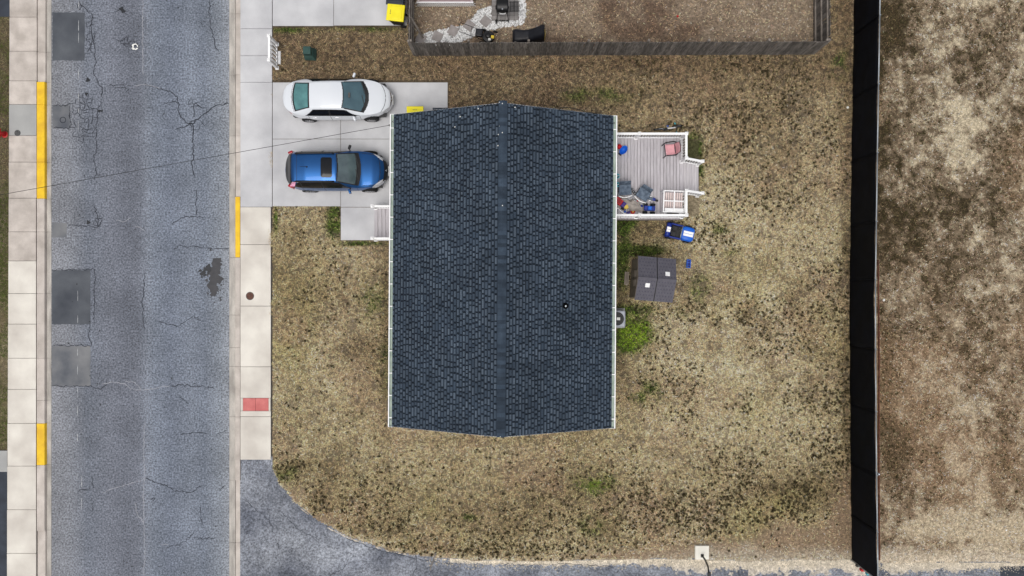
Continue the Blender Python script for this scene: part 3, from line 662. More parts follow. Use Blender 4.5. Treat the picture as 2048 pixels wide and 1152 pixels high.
def door(x, y, z, s):
    b = MB(); b.box((x+s*.045, y, z+1.02), (.05, .92, 2.04)); d = b.build('door', M['door'] if s < 0 else M['white'], house, bevel=.006)
    b = MB(); b.lathe([(.012,0),(.03,.02),(.03,.05),(.012,.06)], (x+s*.07, y+.38, z+1.0), 10, 'X'); b.build('handle', M['chrome'], d)
    b = MB()
    for dy in (-.51, .51): b.box((x+s*.04, y+dy, z+1.05), (.06, .09, 2.1))
    b.box((x+s*.04, y, z+2.1), (.06, 1.1, .09)); b.build('door_frame', M['white'], d)
door(-wx-.02, 2.1, .42, -1); door(wx+.02, 4.1, .62, 1)
# roof deck, rake boards, shingle courses
slope = math.atan2(ZR-ZE, HW); SL = math.hypot(HW, ZR-ZE)
b = MB(); P = [(-HW,-HL,ZE),(0,-HL,ZR),(HW,-HL,ZE),(HW-.02,-HL,ZE-.12),(0,-HL,ZR-.13),(-HW+.02,-HL,ZE-.12)]; Q = [(p[0], HL, p[2]) for p in P]
b.add(P+Q, [(5,4,1,0),(4,3,2,1),(6,7,10,11),(7,8,9,10),(0,1,7,6),(1,2,8,7),(2,3,9,8),(3,4,10,9),(4,5,11,10),(5,0,6,11)])
roof = b.build('roof', mat('roof_deck', lin(60,66,76), None, 3, .9), house)
for s in (-1, 1):
    for e in (-1, 1):
        b = MB(); b.bar((s*HW, e*(HL+.013), ZE-.075), (s*.01, e*(HL+.013), ZR-.075), .024, .14); b.build('rake_board', M['white'], roof)
EX = .137; NC = int(SL/EX)
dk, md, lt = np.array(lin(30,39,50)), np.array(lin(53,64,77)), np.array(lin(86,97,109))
for s in (-1, 1):
    b = MB()
    def RP(d, y, h): return (s*(d*math.cos(slope)) + s*h*math.sin(slope), y, ZR - d*math.sin(slope) + h*math.cos(slope))
    for i in range(NC+1):
        d0 = i*EX; d1 = min((i+1)*EX+.012, SL+.03)
        if d0 > SL: break
        dm = d0+EX*.42; y = -HL-.02
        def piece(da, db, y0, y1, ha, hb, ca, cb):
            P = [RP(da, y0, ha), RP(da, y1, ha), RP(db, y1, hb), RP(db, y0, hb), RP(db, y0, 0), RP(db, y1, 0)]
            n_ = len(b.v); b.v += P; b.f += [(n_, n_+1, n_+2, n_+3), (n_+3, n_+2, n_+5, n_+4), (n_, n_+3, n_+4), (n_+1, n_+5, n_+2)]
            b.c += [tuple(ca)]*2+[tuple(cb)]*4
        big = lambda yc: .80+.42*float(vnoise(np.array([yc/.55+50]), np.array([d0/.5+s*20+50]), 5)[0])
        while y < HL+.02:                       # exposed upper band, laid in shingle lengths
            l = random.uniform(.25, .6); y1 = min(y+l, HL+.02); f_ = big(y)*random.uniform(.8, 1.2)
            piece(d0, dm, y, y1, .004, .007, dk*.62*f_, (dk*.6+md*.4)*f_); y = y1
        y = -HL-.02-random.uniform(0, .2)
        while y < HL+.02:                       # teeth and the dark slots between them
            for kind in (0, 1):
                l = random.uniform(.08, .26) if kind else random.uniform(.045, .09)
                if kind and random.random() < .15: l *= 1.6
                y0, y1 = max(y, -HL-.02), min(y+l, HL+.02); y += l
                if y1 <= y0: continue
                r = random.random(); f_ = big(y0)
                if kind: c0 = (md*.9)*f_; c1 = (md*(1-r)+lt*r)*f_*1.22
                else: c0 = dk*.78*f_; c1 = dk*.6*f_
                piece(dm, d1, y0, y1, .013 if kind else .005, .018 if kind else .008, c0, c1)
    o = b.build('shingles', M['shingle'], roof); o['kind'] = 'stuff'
# ridge caps
me = None; n = int(2*HL/.155); wr = .165
for i in range(n+1):
    y = -HL+i*.155
    if y > HL-.05: break
    if me is None:
        b = MB(); L = .2; t = slope
        P = []
        for yy, h in ((0, .036), (L, .020)):
            for x in (-wr, -wr*.5, 0, wr*.5, wr): P.append((x, yy, -abs(x)*math.tan(t)*.97 + h - (.012 if x == 0 else 0)))
        for yy, h in ((0, .012), (L, .002)):
            for x in (-wr, -wr*.5, 0, wr*.5, wr): P.append((x, yy, -abs(x)*math.tan(t)*.97 + h - (.012 if x == 0 else 0)))
        F = [(k, k+1, k+6, k+5) for k in range(4)] + [(k+10, k, k+1, k+11)[::-1] for k in range(4)] + [(0,5,15,10),(4,14,19,9)]
        b.add(P, F); o = b.build('ridge_cap', M['ridge'], roof); me = o.data
    else: o = link('ridge_cap', me, roof)
    o.location = (0, y-.02, ZR+.014)
# gutters
for s in (-1, 1):
    x0, x1 = HW-.02, HW+.15
    b = MB(); prof = [(x1,0),(x1+.012,0),(x1+.004,-.11),(x0+.03,-.125),(x0,-.12),(x0,.0),(x0+.012,0),(x0+.012,-.1),(x0+.035,-.105),(x1-.008,-.095)]
    P = [(s*p[0], -HL-.03, ZE-.03+p[1]) for p in prof]+[(s*p[0], HL+.03, ZE-.03+p[1]) for p in prof]; m_ = len(prof)
    b.add(P, [(i, (i+1) % m_, m_+(i+1) % m_, m_+i) for i in range(m_)] + [tuple(range(m_)), tuple(range(2*m_-1, m_-1, -1))])
    gu = b.build('gutter', M['gutin'], house)
    b = MB(); b.box((s*(x1+.006), 0, ZE-.02), (.042, 2*HL+.07, .02)); b.build('gutter_lip', M['white'], gu)
    for e in (-1, 1): b = MB(); b.box((s*(x0+x1)/2, e*(HL+.033), ZE-.085), (x1-x0+.02, .012, .13)); b.build('gutter_end_cap', M['white'], gu)
    k = 0; y = -HL+.35
    while y < HL:
        b = MB(); b.box((s*(x0+x1)/2, y, ZE-.022), (x1-x0-.01, .035, .012)); b.build('gutter_strap', M['white'], gu); y += .915
    for e in (-1, 1):
        b = MB(); b.tube([(s*(x1-.07), e*(HL-.25), ZE-.14), (s*(wx+.08), e*(HL-.32), ZE-.4), (s*(wx+.08), e*(HL-.32), .15), (s*(wx+.25), e*(HL-.32), .06)], .035, 8); b.build('downspout', M['white'], gu)
        b = MB(); b.lathe([(.035,0),(.035,.006)], (s*(x0+x1)/2, e*(HL-.25), ZE-.128), 10); b.build('outlet', M['black'], gu)
# vent pipe on the east slope
vp = W(1131, 612, 4.3); m = world_inv(house) @ vp
zs = ZR-abs(m.x)*math.tan(slope)
b = MB(); b.lathe([(.13,0),(.12,.06),(.10,.09),(.09,.3),(.045,.31),(.04,.2)], (m.x, m.y, zs-.03), 16); vent = b.build('vent_pipe', mat('vent_rubber', (.003,.003,.003), None, 5, .9, spec=.05), roof, smooth=False)
b = MB(); b.lathe([(.042,0),(.03,.012)], (m.x, m.y, zs+.272), 14); b.build('vent_cap', M['galv'], vent)
# black cable sagging along the north gable
b = MB(); pts = []
for i in range(17):
    t = i/16; q = W(1105+90*t, 217+10*t-5*math.sin(math.pi*min(1, t*1.3))+random.uniform(-.7,.7), 4.4-.75*t); pts.append((q.x, q.y+.0, q.z))
b.tube(pts, .014, 6); b.build('cable', M['black'], house, world=True)
# small bits of pale debris on the roof
for px_, py_ in ((999,206),(1005,209),(1030,214),(956,214),(999,253),(997,270),(1005,267),(996,292),(1001,324),(1005,412),(1001,872),(918,226),(907,246)):
    q = W(px_, py_, 5.2); ml = world_inv(house) @ q; z = ZR-abs(ml.x)*math.tan(slope)+.05
    b = MB(); b.lathe([(.02,0),(.024,.008),(.006,.018)], (ml.x, ml.y, z-.022), 6); b.build('debris_fleck', M['paper'], roof)

# front porch steps with rails
fp = thing('front_porch', 'small boarded front porch with white railings beside the blue car', 'porch', W(765, 447, ZG)); z0 = ZG
ps, pn = W(0, 481, .6).y, W(0, 416, .6).y
bx0 = W(748, 0, .5).x; hx = HOUSE.x-wx-.05
nb = 9; wbd = (hx-bx0)/nb
b = MB(); b.box(((bx0+hx)/2+.03, (ps+pn)/2, z0+.16), (hx-bx0-.08, pn-ps-.06, .32)); b.build('porch_base', M['fascia'], fp, world=True)
for i in range(nb):
    b = MB(); b.box((bx0+wbd*(i+.5), (ps+pn)/2, z0+.335), (wbd-.016, pn-ps, .03)); b.build('floor_board', M['deck'], fp, world=True, bevel=.004)
def railing(parent, a, c, z, h=.92, sp=.115, drop=0.0, bw=.032, posts=(1,1), toph=.06, topw=.10, zb=None, zend=None):
    """rail from a to c; floor height z at a, z-drop at c"""
    a, c = Vector((a[0], a[1], 0)), Vector((c[0], c[1], 0)); L = (c-a).length; d = (c-a)/L
    A, Cc = Vector((a.x, a.y, z+h)), Vector((c.x, c.y, z-drop+h))
    b = MB(); b.bar(A, Cc, topw, toph); tr = b.build('top_rail', M['white'], parent, world=True, bevel=.008)
    b = MB(); b.bar(A-Vector((0,0,h-.1)), Cc-Vector((0,0,h-.1)), .05, .055); b.build('bottom_rail', M['white'], parent, world=True, bevel=.005)
    n = int(L/sp); pr = None
    for i in range(1, n):
        t = i/n; p = a+d*(L*t); zz = z-drop*t
        b = MB(); b.box((p.x, p.y, zz+.1+(h-.12)/2), (bw, bw, h-.14)); b.build('baluster', M['white'], parent, world=True)
    for p, use, zz in ((a, posts[0], z if zb is None else zb), (c, posts[1], z-drop if zend is None else zend)):
        if use:
            top = (z if p is a else z-drop)+h+.07
            b = MB(); b.box((p.x, p.y, (zz+top)/2), (.10, .10, top-zz)); po = b.build('post', M['white'], parent, world=True, bevel=.006)
            b = MB(); b.box((p.x, p.y, top+.012), (.135, .135, .03)); b.box((p.x, p.y, top+.045), (.11, .11, .036), taper=.3); b.build('post_cap', M['white'], po, world=True)
            b = MB(); b.box((p.x, p.y, (z if p is a else z-drop)+.03), (.15, .15, .05)); b.build('post_skirt', M['white'], po, world=True)
for py_ in (412.5, 477):
    y_ = W(0, py_, 1.3).y; xa = W(744, 0, 1.3).x
    railing(fp, (xa+.02, y_), (hx-.03, y_), z0+.35, .82, zb=z0, posts=(1,1))

# rear deck
ZD = .62
dk_ = thing('deck', 'grey boarded rear deck with white baluster railings and a step down', 'deck', (HOUSE.x+wx+1.9, 4.9, ZL-.02))
dn_, ds_, de_ = W(0, 267.5, ZD+.95).y, W(0, 430.5, ZD+.95).y, W(1372.5, 0, ZD+.95).x
dx0 = HOUSE.x+wx+.06
nb = int(round((de_+.08-dx0)/.148)); wb = (de_+.08-dx0)/nb
for i in range(nb):
    b = MB(); b.box((dx0+wb*(i+.5), (dn_+ds_)/2, ZD-.015), (wb-.012, dn_-ds_+.16, .03)); b.build('deck_board', M['deck'], dk_, world=True, bevel=.004)
b = MB()
for y_ in (dn_+.06, ds_-.06): b.box(((dx0+de_)/2, y_, ZD-.13), (de_-dx0+.1, .04, .19))
for x_ in (dx0+.03, de_+.04, (dx0+de_)/2): b.box((x_, (dn_+ds_)/2, ZD-.13), (.04, dn_-ds_+.08, .19))
b.build('joist_frame', M['fascia'], dk_, world=True)
for x_ in (dx0+.2, (dx0+de_)/2, de_-.05):
    for y_ in (dn_-.05, ds_+.05):
        b = MB(); b.box((x_, y_, (ZD-.05+ZL-.03)/2), (.09, .09, ZD-.05-ZL+.03)); b.build('deck_leg', M['fascia'], dk_, world=True)
b = MB()
for i in range(int((de_-dx0)/.12)): b.box((dx0+.06+i*.12, ds_-.09, ZL+.2), (.09, .018, .36))
b.build('skirt_boards', M['fascia'], dk_, world=True)['kind'] = 'stuff'
# stairs: two treads to the east
syn, sys_ = W(0, 323, ZD).y, W(0, 388, ZD).y
treads = ((de_+.09, de_+.49, ZD-.19), (de_+.49, W(1398, 0, .3).x, ZD-.36))
for xa, xb, z_ in treads:
    n = 3 if xb-xa > .3 else 2; w_ = (xb-xa)/n
    for i in range(n):
        b = MB(); b.box((xa+w_*(i+.5), (syn+sys_)/2, z_-.015), (w_-.02, syn-sys_+.02, .03)); b.build('tread_board', M['deck'], dk_, world=True, bevel=.004)
    b = MB(); b.box(((xa+xb)/2, (syn+sys_)/2, (z_-.03+ZL-.03)/2), (xb-xa-.02, syn-sys_-.02, z_-.03-ZL+.03)); b.build('step_box', M['white'], dk_, world=True)
xm = (dx0+de_)/2-.18
railing(dk_, (dx0+.02, dn_), (xm, dn_), ZD, .95, posts=(1,1)); railing(dk_, (xm, dn_), (de_, dn_), ZD, .95, posts=(0,1))
railing(dk_, (de_, dn_), (de_, syn-.02), ZD, .95, posts=(0,1)); railing(dk_, (dx0+.02, ds_), (xm, ds_), ZD, .95, posts=(1,1)); railing(dk_, (xm, ds_), (de_, ds_), ZD, .95, posts=(0,1))
railing(dk_, (de_, ds_), (de_, sys_+.02), ZD, .95, posts=(0,1))
sx_ = treads[1][1]-.08
railing(dk_, (de_+.05, syn-.03), (sx_, syn-.10), ZD, .93, drop=.34, posts=(0,1), zend=ZL); railing(dk_, (de_+.05, sys_+.02), (sx_, sys_-.04), ZD, .93, drop=.34, posts=(0,1), zend=ZL)

# ------------------------------------------------------------------ deck furniture and toys
def at(px, py, z): return W(px, py, z)
# pink chair
p = at(1341, 299, ZD+.42); ch = thing('patio_chair', 'pink sling patio chair with dark metal arms in the deck corner', 'chair', (p.x, p.y, ZD), math.radians(7))
b = MB(); b.grid(lambda u, v: (-.22+.42*u, -.24+.48*v+.02*u*(1-2*v), .43-.05*math.sin(math.pi*u)-.02*math.sin(math.pi*v)+.03*(1-u)), 8, 8); b.build('seat', M['pink'], ch, smooth=True, solid=.018)
b = MB(); b.grid(lambda u, v: (.20+.10*u+.03*math.sin(math.pi*v), (-.24+.48*v)*(1-.12*u*u), .42+.46*u-.0), 8, 8); b.build('backrest', M['pink'], ch, smooth=True, solid=.018)
for s in (-1, 1):
    b = MB(); b.tube([(-.27, s*.27, 0), (-.27, s*.27, .55), (-.24, s*.28, .64), (-.1, s*.29, .66), (.12, s*.30, .65), (.24, s*.26, .62)], .024, 8); b.build('arm', M['blackm'], ch, smooth=True)
    b = MB(); b.tube([(.30, s*.25, 0), (.21, s*.25, .42), (.31, s*.22, .90)], .014, 8); b.build('leg', M['blackm'], ch, smooth=True)
for pts, nm in (([(.21,-.25,.44),(.19,0,.43),(.21,.25,.44)], 'cross_bar'), ([(-.25,-.27,.42),(-.25,.27,.42)], 'front_bar'), ([(.31,-.22,.90),(.34,0,.92),(.31,.22,.90)], 'top_bar')):
    b = MB(); b.tube(pts, .014, 8); b.build(nm, M['blackm'], ch, smooth=True)
# folding seats with blue-grey fabric
def fold_seat(px, py, rz, label, wheel):
    p = at(px, py, ZD+.3); t = thing('folding_chair', label, 'chair', (p.x, p.y, ZD), rz, 'folding chairs on the deck')
    b = MB(); b.grid(lambda u, v: (-.27+.54*u, -.24+.46*v, .30+.05*math.sin(7*u+3*v)*.4-.06*math.sin(math.pi*u)+.04*v), 10, 10); b.build('seat', M['denim'], t, smooth=True, solid=.02)
    b = MB(); b.grid(lambda u, v: (-.25+.5*u, .22+.10*v, .33+.28*v+.02*math.sin(9*u)), 10, 5); b.build('backrest', M['denim'], t, smooth=True, solid=.02)
    b = MB(); b.tube([(-.3+.6*k/8, -.28-.07*math.sin(math.pi*k/8), .30) for k in range(9)], .022, 8); b.build('front_bar', M['white'], t, smooth=True)
    b = MB(); b.tube([(-.29,-.1,.28),(-.31,-.36,.2),(-.2,-.42,.17),(.2,-.42,.17),(.31,-.36,.2),(.29,-.1,.28)], .012, 6); b.build('foot_frame', M['galv'], t, smooth=True)
    for sx in (-1, 1):
        for sy in (-1, 1): b = MB(); b.tube([(sx*.27, sy*.2, 0), (sx*.25, -sy*.18, .3)], .012, 6); b.build('leg', M['blackm'], t)
    if wheel:
        for dx, dy, r in ((.31,.0,.055),(.36,-.12,.06),(.42,-.2,.07)):
            b = MB(); b.lathe([(r*.3,-.03),(r,-.02),(r,.02),(r*.4,.03)], (dx, dy, .30), 12); w_ = b.build('side_hinge', M['black'], t); 
            b = MB(); b.lathe([(.022,0),(.018,.012)], (dx, dy, .332), 10); b.build('hinge_cap', M['galv'], w_)
    return t
fold_seat(1250, 379, math.radians(4), 'blue-grey fabric folding chair with black round hinges against the house', True)
fold_seat(1287, 388, math.radians(-32), 'blue-grey fabric folding chair turned diagonally in the middle of the deck', False)
# beige crumpled cloth
p = at(1262, 409, ZD+.12); t = thing('crumpled_cloth', 'beige crumpled cover lying between the toys on the deck', 'cloth', (p.x, p.y, ZD), math.radians(-35))
def clothf(u, v):
    a = u*2*math.pi; r = v*(.34+.10*math.sin(2*a+.6)+.06*math.sin(5*a)); return (r*1.5*math.cos(a), r*math.sin(a), .005+.22*(1-v**2)*(1+.35*math.sin(3*a+5*v)*v)+.01)
b = MB(); b.grid(clothf, 36, 10); b.build('cover', M['beige'], t, smooth=True)
b = MB(); b.tube([(.35,.1,.12),(.2,.3,.2),(.05,.38,.15)], [.02,.03,.01], 8); b.build('fold', M['beige'], t, smooth=True)
# red toy truck with yellow face
p = at(1243, 407, ZD+.2); t = thing('toy_truck', 'red plastic toy truck with a purple cab and yellow round front', 'toy', (p.x, p.y, ZD), math.radians(-38))
b = MB(); b.box((-.16,0,.20), (.34,.26,.18)); b.build('bed', M['red'], t, bevel=.02)
b = MB(); b.box((-.16,0,.297), (.26,.18,.02)); b.build('bed_floor', mat('dark_red', lin(150,14,22), None, 4, .5), t)
b = MB(); b.box((.1,0,.21), (.17,.24,.22)); b.build('cab', M['purple'], t, bevel=.02)
b = MB(); b.lathe([(.10,0),(.105,.03),(.085,.05),(.0,.055)], (.25,0,.22), 18); b.build('face', M['yel'], t)
b = MB(); b.box((.25,0,.15), (.14,.2,.14)); b.build('bumper', M['purple'], t, bevel=.02)
for sx in (-.2, .18):
    for s in (-1, 1): b = MB(); b.lathe([(.03,-.03),(.075,-.028),(.075,.028),(.03,.03)], (sx, s*.14, .076), 14, 'Y'); b.build('wheel', M['black'], t)
p = at(1266, 424, ZD+.12); t = thing('toy_figure', 'small red flower-shaped toy with yellow centre beside the deck railing', 'toy', (p.x, p.y+.02, ZD))
for k_ in range(6):
    a = k_*math.pi/3; b = MB(); b.lathe([(.0,0),(.04,.02),(.05,.06),(.03,.09),(0,.10)], (.065*math.cos(a), .065*math.sin(a), .0), 10, cap=False); b.build('petal', M['red'], t, smooth=True)
b = MB(); b.lathe([(.04,.0),(.05,.08),(.03,.12),(0,.125)], (0,0,0), 12); b.build('centre', M['yel'], t, smooth=True)
p = at(1257, 426, ZD+.1); t = thing('toy_block', 'small purple block toy next to the red flower toy', 'toy', (p.x, p.y+.02, ZD), .4)
b = MB(); b.box((0,0,.05), (.16,.10,.10)); b.build('block', M['purple'], t, bevel=.012)
for k_ in (-1, 1): b = MB(); b.lathe([(.03,0),(.03,.03)], (k_*.04,0,.10), 10); b.build('stud', M['purple'], t)
a, c = at(1236, 416, ZD+.12), at(1251, 428, ZD+.12); t = thing('white_pole', 'white plastic pole lying diagonally beside the red toy truck', 'pole', ((a.x+c.x)/2, (a.y+c.y)/2, ZD))
b = MB(); b.tube([(a.x, a.y, ZD+.03), (c.x, c.y, ZD+.03)], .028, 10); b.build('rod', M['white'], t, world=True, smooth=True)
for q in (a, c): b = MB(); b.lathe([(.0,-.03),(.033,-.02),(.033,.02),(0,.03)], (q.x, q.y, ZD+.034), 10); b.build('end_cap', M['white'], t, world=True)
# blue monster truck
p = at(1298.5, 417, ZD+.2); t = thing('toy_monster_truck', 'blue toy monster truck with big black wheels on the deck', 'toy', (p.x, p.y, ZD), math.radians(-3))
b = MB(); b.box((0,0,.25), (.50,.22,.10)); b.build('body', M['dblue'], t, bevel=.03)
b = MB(); b.box((.0,0,.34), (.2,.2,.12), taper=.8); b.build('cab', M['blue'], t, bevel=.02)
b = MB(); b.box((-.16,0,.31), (.14,.2,.03)); b.build('bed', M['dblue'], t, bevel=.008)
b = MB(); b.box((0,0,.16), (.36,.10,.10)); b.build('chassis', M['black'], t)
for sx in (-.17, .17):
    for s in (-1, 1):
        b = MB(); b.lathe([(.05,-.055),(.10,-.05),(.115,-.02),(.115,.02),(.10,.05),(.05,.055)], (sx, s*.18, .116), 18, 'Y'); w_ = b.build('wheel', M['tyre'], t)
        b = MB(); b.lathe([(.045,-.006),(.05,0),(.03,.012)], (sx, s*.236, .116), 12, 'Y'); b.build('hub', M['galv'], w_)
# blue and white small toy
p = at(1303, 397.5, ZD+.12); t = thing('toy_plane', 'small blue and white toy with a black tail on the deck', 'toy', (p.x, p.y, ZD), math.radians(-14))
b = MB(); b.lathe([(.01,-.26),(.05,-.2),(.075,-.05),(.07,.06),(.02,.14)], (0,0,.09), 12, 'X'); b.build('body', M['denim'], t, smooth=True)
b = MB(); b.box((.1,0,.10), (.16,.13,.1)); b.build('nose', M['dblue'], t, bevel=.02)
b = MB(); b.box((.24,-.02,.08), (.14,.09,.09)); b.build('tail', M['black'], t, bevel=.02)
for s in (-1, 1): b = MB(); b.box((-.05,s*.08,.05), (.08,.05,.1)); b.build('foot', M['white'], t, bevel=.01)
# white slatted bench-box
pa, pc = at(1327, 424, ZD+.7), at(1369, 382, ZD+.7); t = thing('slatted_bed', 'white slatted wooden frame standing in the deck corner by the steps', 'bed frame', ((pa.x+pc.x)/2, (pa.y+pc.y)/2, ZD), math.radians(-2))
fw_, fh_ = pc.x-pa.x, pc.y-pa.y
for sx in (-1, 1):
    for sy in (-1, 1): b = MB(); b.box((sx*fw_/2, sy*fh_/2, .36), (.05,.05,.72)); b.build('leg', M['white'], t, bevel=.005)
for y_ in (fh_/2, .02, -fh_/2): b = MB(); b.box((0,y_,.70), (fw_-.06,.045,.05)); b.build('cross_rail', M['white'], t, bevel=.005)
for x_ in (-fw_/2, 0, fw_/2): b = MB(); b.box((x_,0,.735), (.045,fh_-.0,.045)); b.build('long_rail', M['white'], t, bevel=.005)
for i in range(9):
    b = MB(); b.box((-fw_/2+.075+i*(fw_-.15)/8, .03, .45), (.068, fh_-.14, .02)); b.build('slat', M['pinkwood'], t)
b = MB(); b.box((.02,-fh_/2+.06,.56), (fw_-.1,.14,.34), rx=-.25); b.build('end_panel', M['white'], t, bevel=.01)
b = MB(); b.box((.0,-fh_/2-.06,.5), (fw_*.55,.025,.28)); b.build('dark_panel', M['black'], t)
b = MB(); b.box((.02,-fh_/2-.075,.55), (.09,.02,.1)); b.build('panel_badge', M['yel'], t)
for px_, py_, m_, r_, lb in ((1275,402,'red',.05,'small red ball between the folding chairs on the deck'), (1283,412,'dblue',.06,'dark blue ball beside the toy monster truck'), (1250,423,'blue',.05,'small bright blue ball beside the white pole on the deck')):
    p = at(px_, py_, ZD+.05); b = MB(); b.lathe([(r_*math.sin(math.pi*k/10), r_-r_*math.cos(math.pi*k/10)) for k in range(1, 10)], (0,0,0), 16); o = b.build('toy_ball', M[m_], None, smooth=True); o.location = (p.x, p.y, ZD); tag(o, lb, 'toy', 'toy balls on the deck')
# red and blue pushcart toy
p = at(1244, 298, ZD+.25); t = thing('toy_cart', 'red and blue plastic toy cart beside the back wall of the house', 'toy', (p.x, p.y, ZD), math.radians(52))
b = MB(); b.lathe([(.08,.06),(.13,.12),(.15,.28),(.135,.28),(.12,.15),(.0,.13)], (.0,-.08,0), 18, cap=False); tray = b.build('tub', M['blue'], t, smooth=True)
for v in tray.data.vertices: v.co.x *= 1.5
b = MB(); b.lathe([(.05,.08),(.10,.1),(.115,.2),(.09,.28),(0,.3)], (.02,.16,0), 16, cap=False); b.build('seat', M['red'], t, smooth=True)
for sx in (-.2, .2): b = MB(); b.lathe([(.03,-.03),(.08,-.025),(.08,.025),(.03,.03)], (sx,-.08,.082), 14, 'X'); b.build('wheel', M['black'], t)
b = MB(); b.tube([(-.05,.2,.05),(-.06,.3,.35),(.06,.3,.35),(.05,.2,.05)], .015, 8); b.build('handle', M['denim'], t)
for i, (py_, h) in enumerate(((352, .5), (369, .32))):
    p = at(1234.5, py_, ZD+h); t = thing('toy_bucket', ['tall turquoise toy bucket against the house wall', 'short turquoise toy bucket against the house wall'][i], 'toy', (p.x, p.y, ZD), 0)
    b = MB(); b.lathe([(.07,0),(.095,h*.9),(.105,h*.9),(.105,h),(.09,h),(.07,.05)], (0,0,0), 16); b.build('pail', M['cyan'], t, smooth=False)
    b = MB(); b.tube([(-.1,0,h),(-.06,0,h+.08),(.06,0,h+.08),(.1,0,h)], .008, 6); b.build('handle', M['white'], t)

# ------------------------------------------------------------------ things beside the deck
# child's bicycle leaning on the deck
p = at(1337, 259, ZL+.3); t = thing('child_bicycle', "white child's bicycle leaning against the outside of the deck railing", 'bicycle', (p.x-.02, p.y+.17, ZL), math.radians(9))
tl = .32
def lean(x, y, z): return (x, y*1-z*math.sin(tl), z*math.cos(tl))
for sx in (-.42, .42):
    b = MB(); n = 24; b.tube([lean(sx+.22*math.cos(2*math.pi*k/n), 0, .245+.22*math.sin(2*math.pi*k/n)) for k in range(n+1)], .024, 8); w_ = b.build('wheel', M['tyre'], t, smooth=True)
    b = MB()
    for k in range(8): a = math.pi*k/8; b.tube([lean(sx+.2*math.cos(a), 0, .245+.2*math.sin(a)), lean(sx-.2*math.cos(a), 0, .245-.2*math.sin(a))], .004, 4)
    b.build('spokes', M['galv'], w_)
b = MB()
for q in ([(-.42,.245),(-.1,.27),(-.18,.55),(-.42,.245)], [(-.1,.27),(.3,.52)], [(-.18,.5),(.3,.56)]): b.tube([lean(x, 0, z) for x, z in q], .018, 8)
b.build('frame', M['white'], t, smooth=True)
b = MB(); b.tube([lean(.42,0,.245), lean(.3,0,.52), lean(.26,0,.68)], .018, 8); b.build('fork', M['white'], t, smooth=True)
b = MB(); b.tube([lean(.22,-.24,.74), lean(.26,-.1,.70), lean(.26,.1,.70), lean(.22,.24,.74)], .014, 8); hb = b.build('handlebar', M['blackm'], t, smooth=True)
for s in (-1, 1): b = MB(); b.tube([lean(.21,s*.25,.74), lean(.24,s*.17,.73)], .022, 8); b.build('grip', M['cyan'], hb)
b = MB(); b.box(lean(-.2,0,.6), (.2,.12,.05)); b.build('saddle', M['black'], t, bevel=.02)
b = MB(); b.lathe([(.06,-.01),(.06,.01)], lean(-.1,.0,.27), 14, 'Y'); b.build('chain_ring', M['blackm'], t)
for s in (-1, 1): b = MB(); b.box(lean(-.1+s*.07, s*.09, .27+s*.08), (.08,.05,.02)); b.build('pedal', M['blue'], t)
# ride-on toy car
p = at(1359, 464.5, ZL+.3); t = thing('ride_on_car', 'blue ride-on toy sports car with white stripes parked below the deck', 'toy car', (p.x, p.y, ZL), math.radians(-13))
def tub(u, v):
    a = v*math.pi; x = -.62+1.24*u; w_ = .33*(1-abs(2*u-1)**5*.35); hh = .34+.05*math.sin(math.pi*u); return (x, -w_*math.cos(a), .12+ (hh-.12)*min(1, math.sin(a)*2.2))
def pod(x0, x1, zt, nm, m_, w_=.33, z0=.11, fx=1.0):
    b = MB(); 
    def f(u, v):
        x = x0+(x1-x0)*u; e = 1-abs(2*u-1)**6*.22; ang = math.pi*v; c_, s_ = math.cos(ang), math.sin(ang)
        yy = -w_*e*math.copysign(abs(c_)**.35, c_); return (x, yy, z0+(zt-z0)*(abs(s_)**.35)*(.86+.14*math.sin(math.pi*min(max(u,.02),.98))))
    b.grid(f, 12, 20); return b.build(nm, m_, t, smooth=True)
hood = pod(.10, .64, .42, 'hood', M['blue']); pod(-.64, -.42, .46, 'rear_deck', M['dblue'])
b = MB()
for s in (-1, 1): b.box((-.16, s*.295, .25), (.56,.07,.28))
b.box((-.16,0,.14), (.56,.54,.05)); b.build('cockpit', M['dblue'], t, bevel=.03)
b = MB(); b.box((-.16,0,.19), (.5,.5,.06)); b.build('floor', M['black'], t)
for s in (-1, 1):
    b = MB(); b.box((-.24, s*.13, .27), (.22,.20,.12)); b.box((-.36, s*.13, .42), (.06,.20,.26), ry=-.2); b.build('seat', M['black'], t, bevel=.02)
    b = MB(); b.box((.38, s*.06, .424), (.44,.105,.008)); b.build('stripe', M['white'], t)
    b = MB(); b.box((-.53, s*.06, .466), (.17,.105,.008)); b.build('stripe', M['white'], t)
b = MB(); b.tube([(.10,-.27,.38),(.04,-.25,.55),(.04,.25,.55),(.10,.27,.38)], .016, 8); b.build('windscreen_frame', M['galv'], t, smooth=True)
b = MB(); n = 16; b.tube([(-.03+.03*math.sin(2*math.pi*k/n), .13+.085*math.cos(2*math.pi*k/n), .42+.07*math.sin(2*math.pi*k/n)) for k in range(n+1)], .012, 6); b.tube([(-.03,.13,.42),(.08,.13,.36)], .014, 6); b.build('steering_wheel', M['greylid'], t, smooth=True)
for sx in (-.42, .40):
    for s in (-1, 1):
        b = MB(); b.lathe([(.05,-.05),(.13,-.045),(.14,0),(.13,.045),(.05,.05)], (sx, s*.34, .14), 18, 'Y'); w_ = b.build('wheel', M['tyre'], t, smooth=False)
        b = MB(); b.lathe([(.07,0),(.06,.012*s),(.0,.016*s)], (sx, s*(.392), .14), 14, 'Y', cap=False); b.build('hub', M['galv'], w_)
for s in (-1, 1): b = MB(); b.lathe([(.0,0),(.04,.0),(.03,.02)], (.60, s*.2, .3), 12, 'X', cap=False); b.build('headlight', M['lamp'], t)
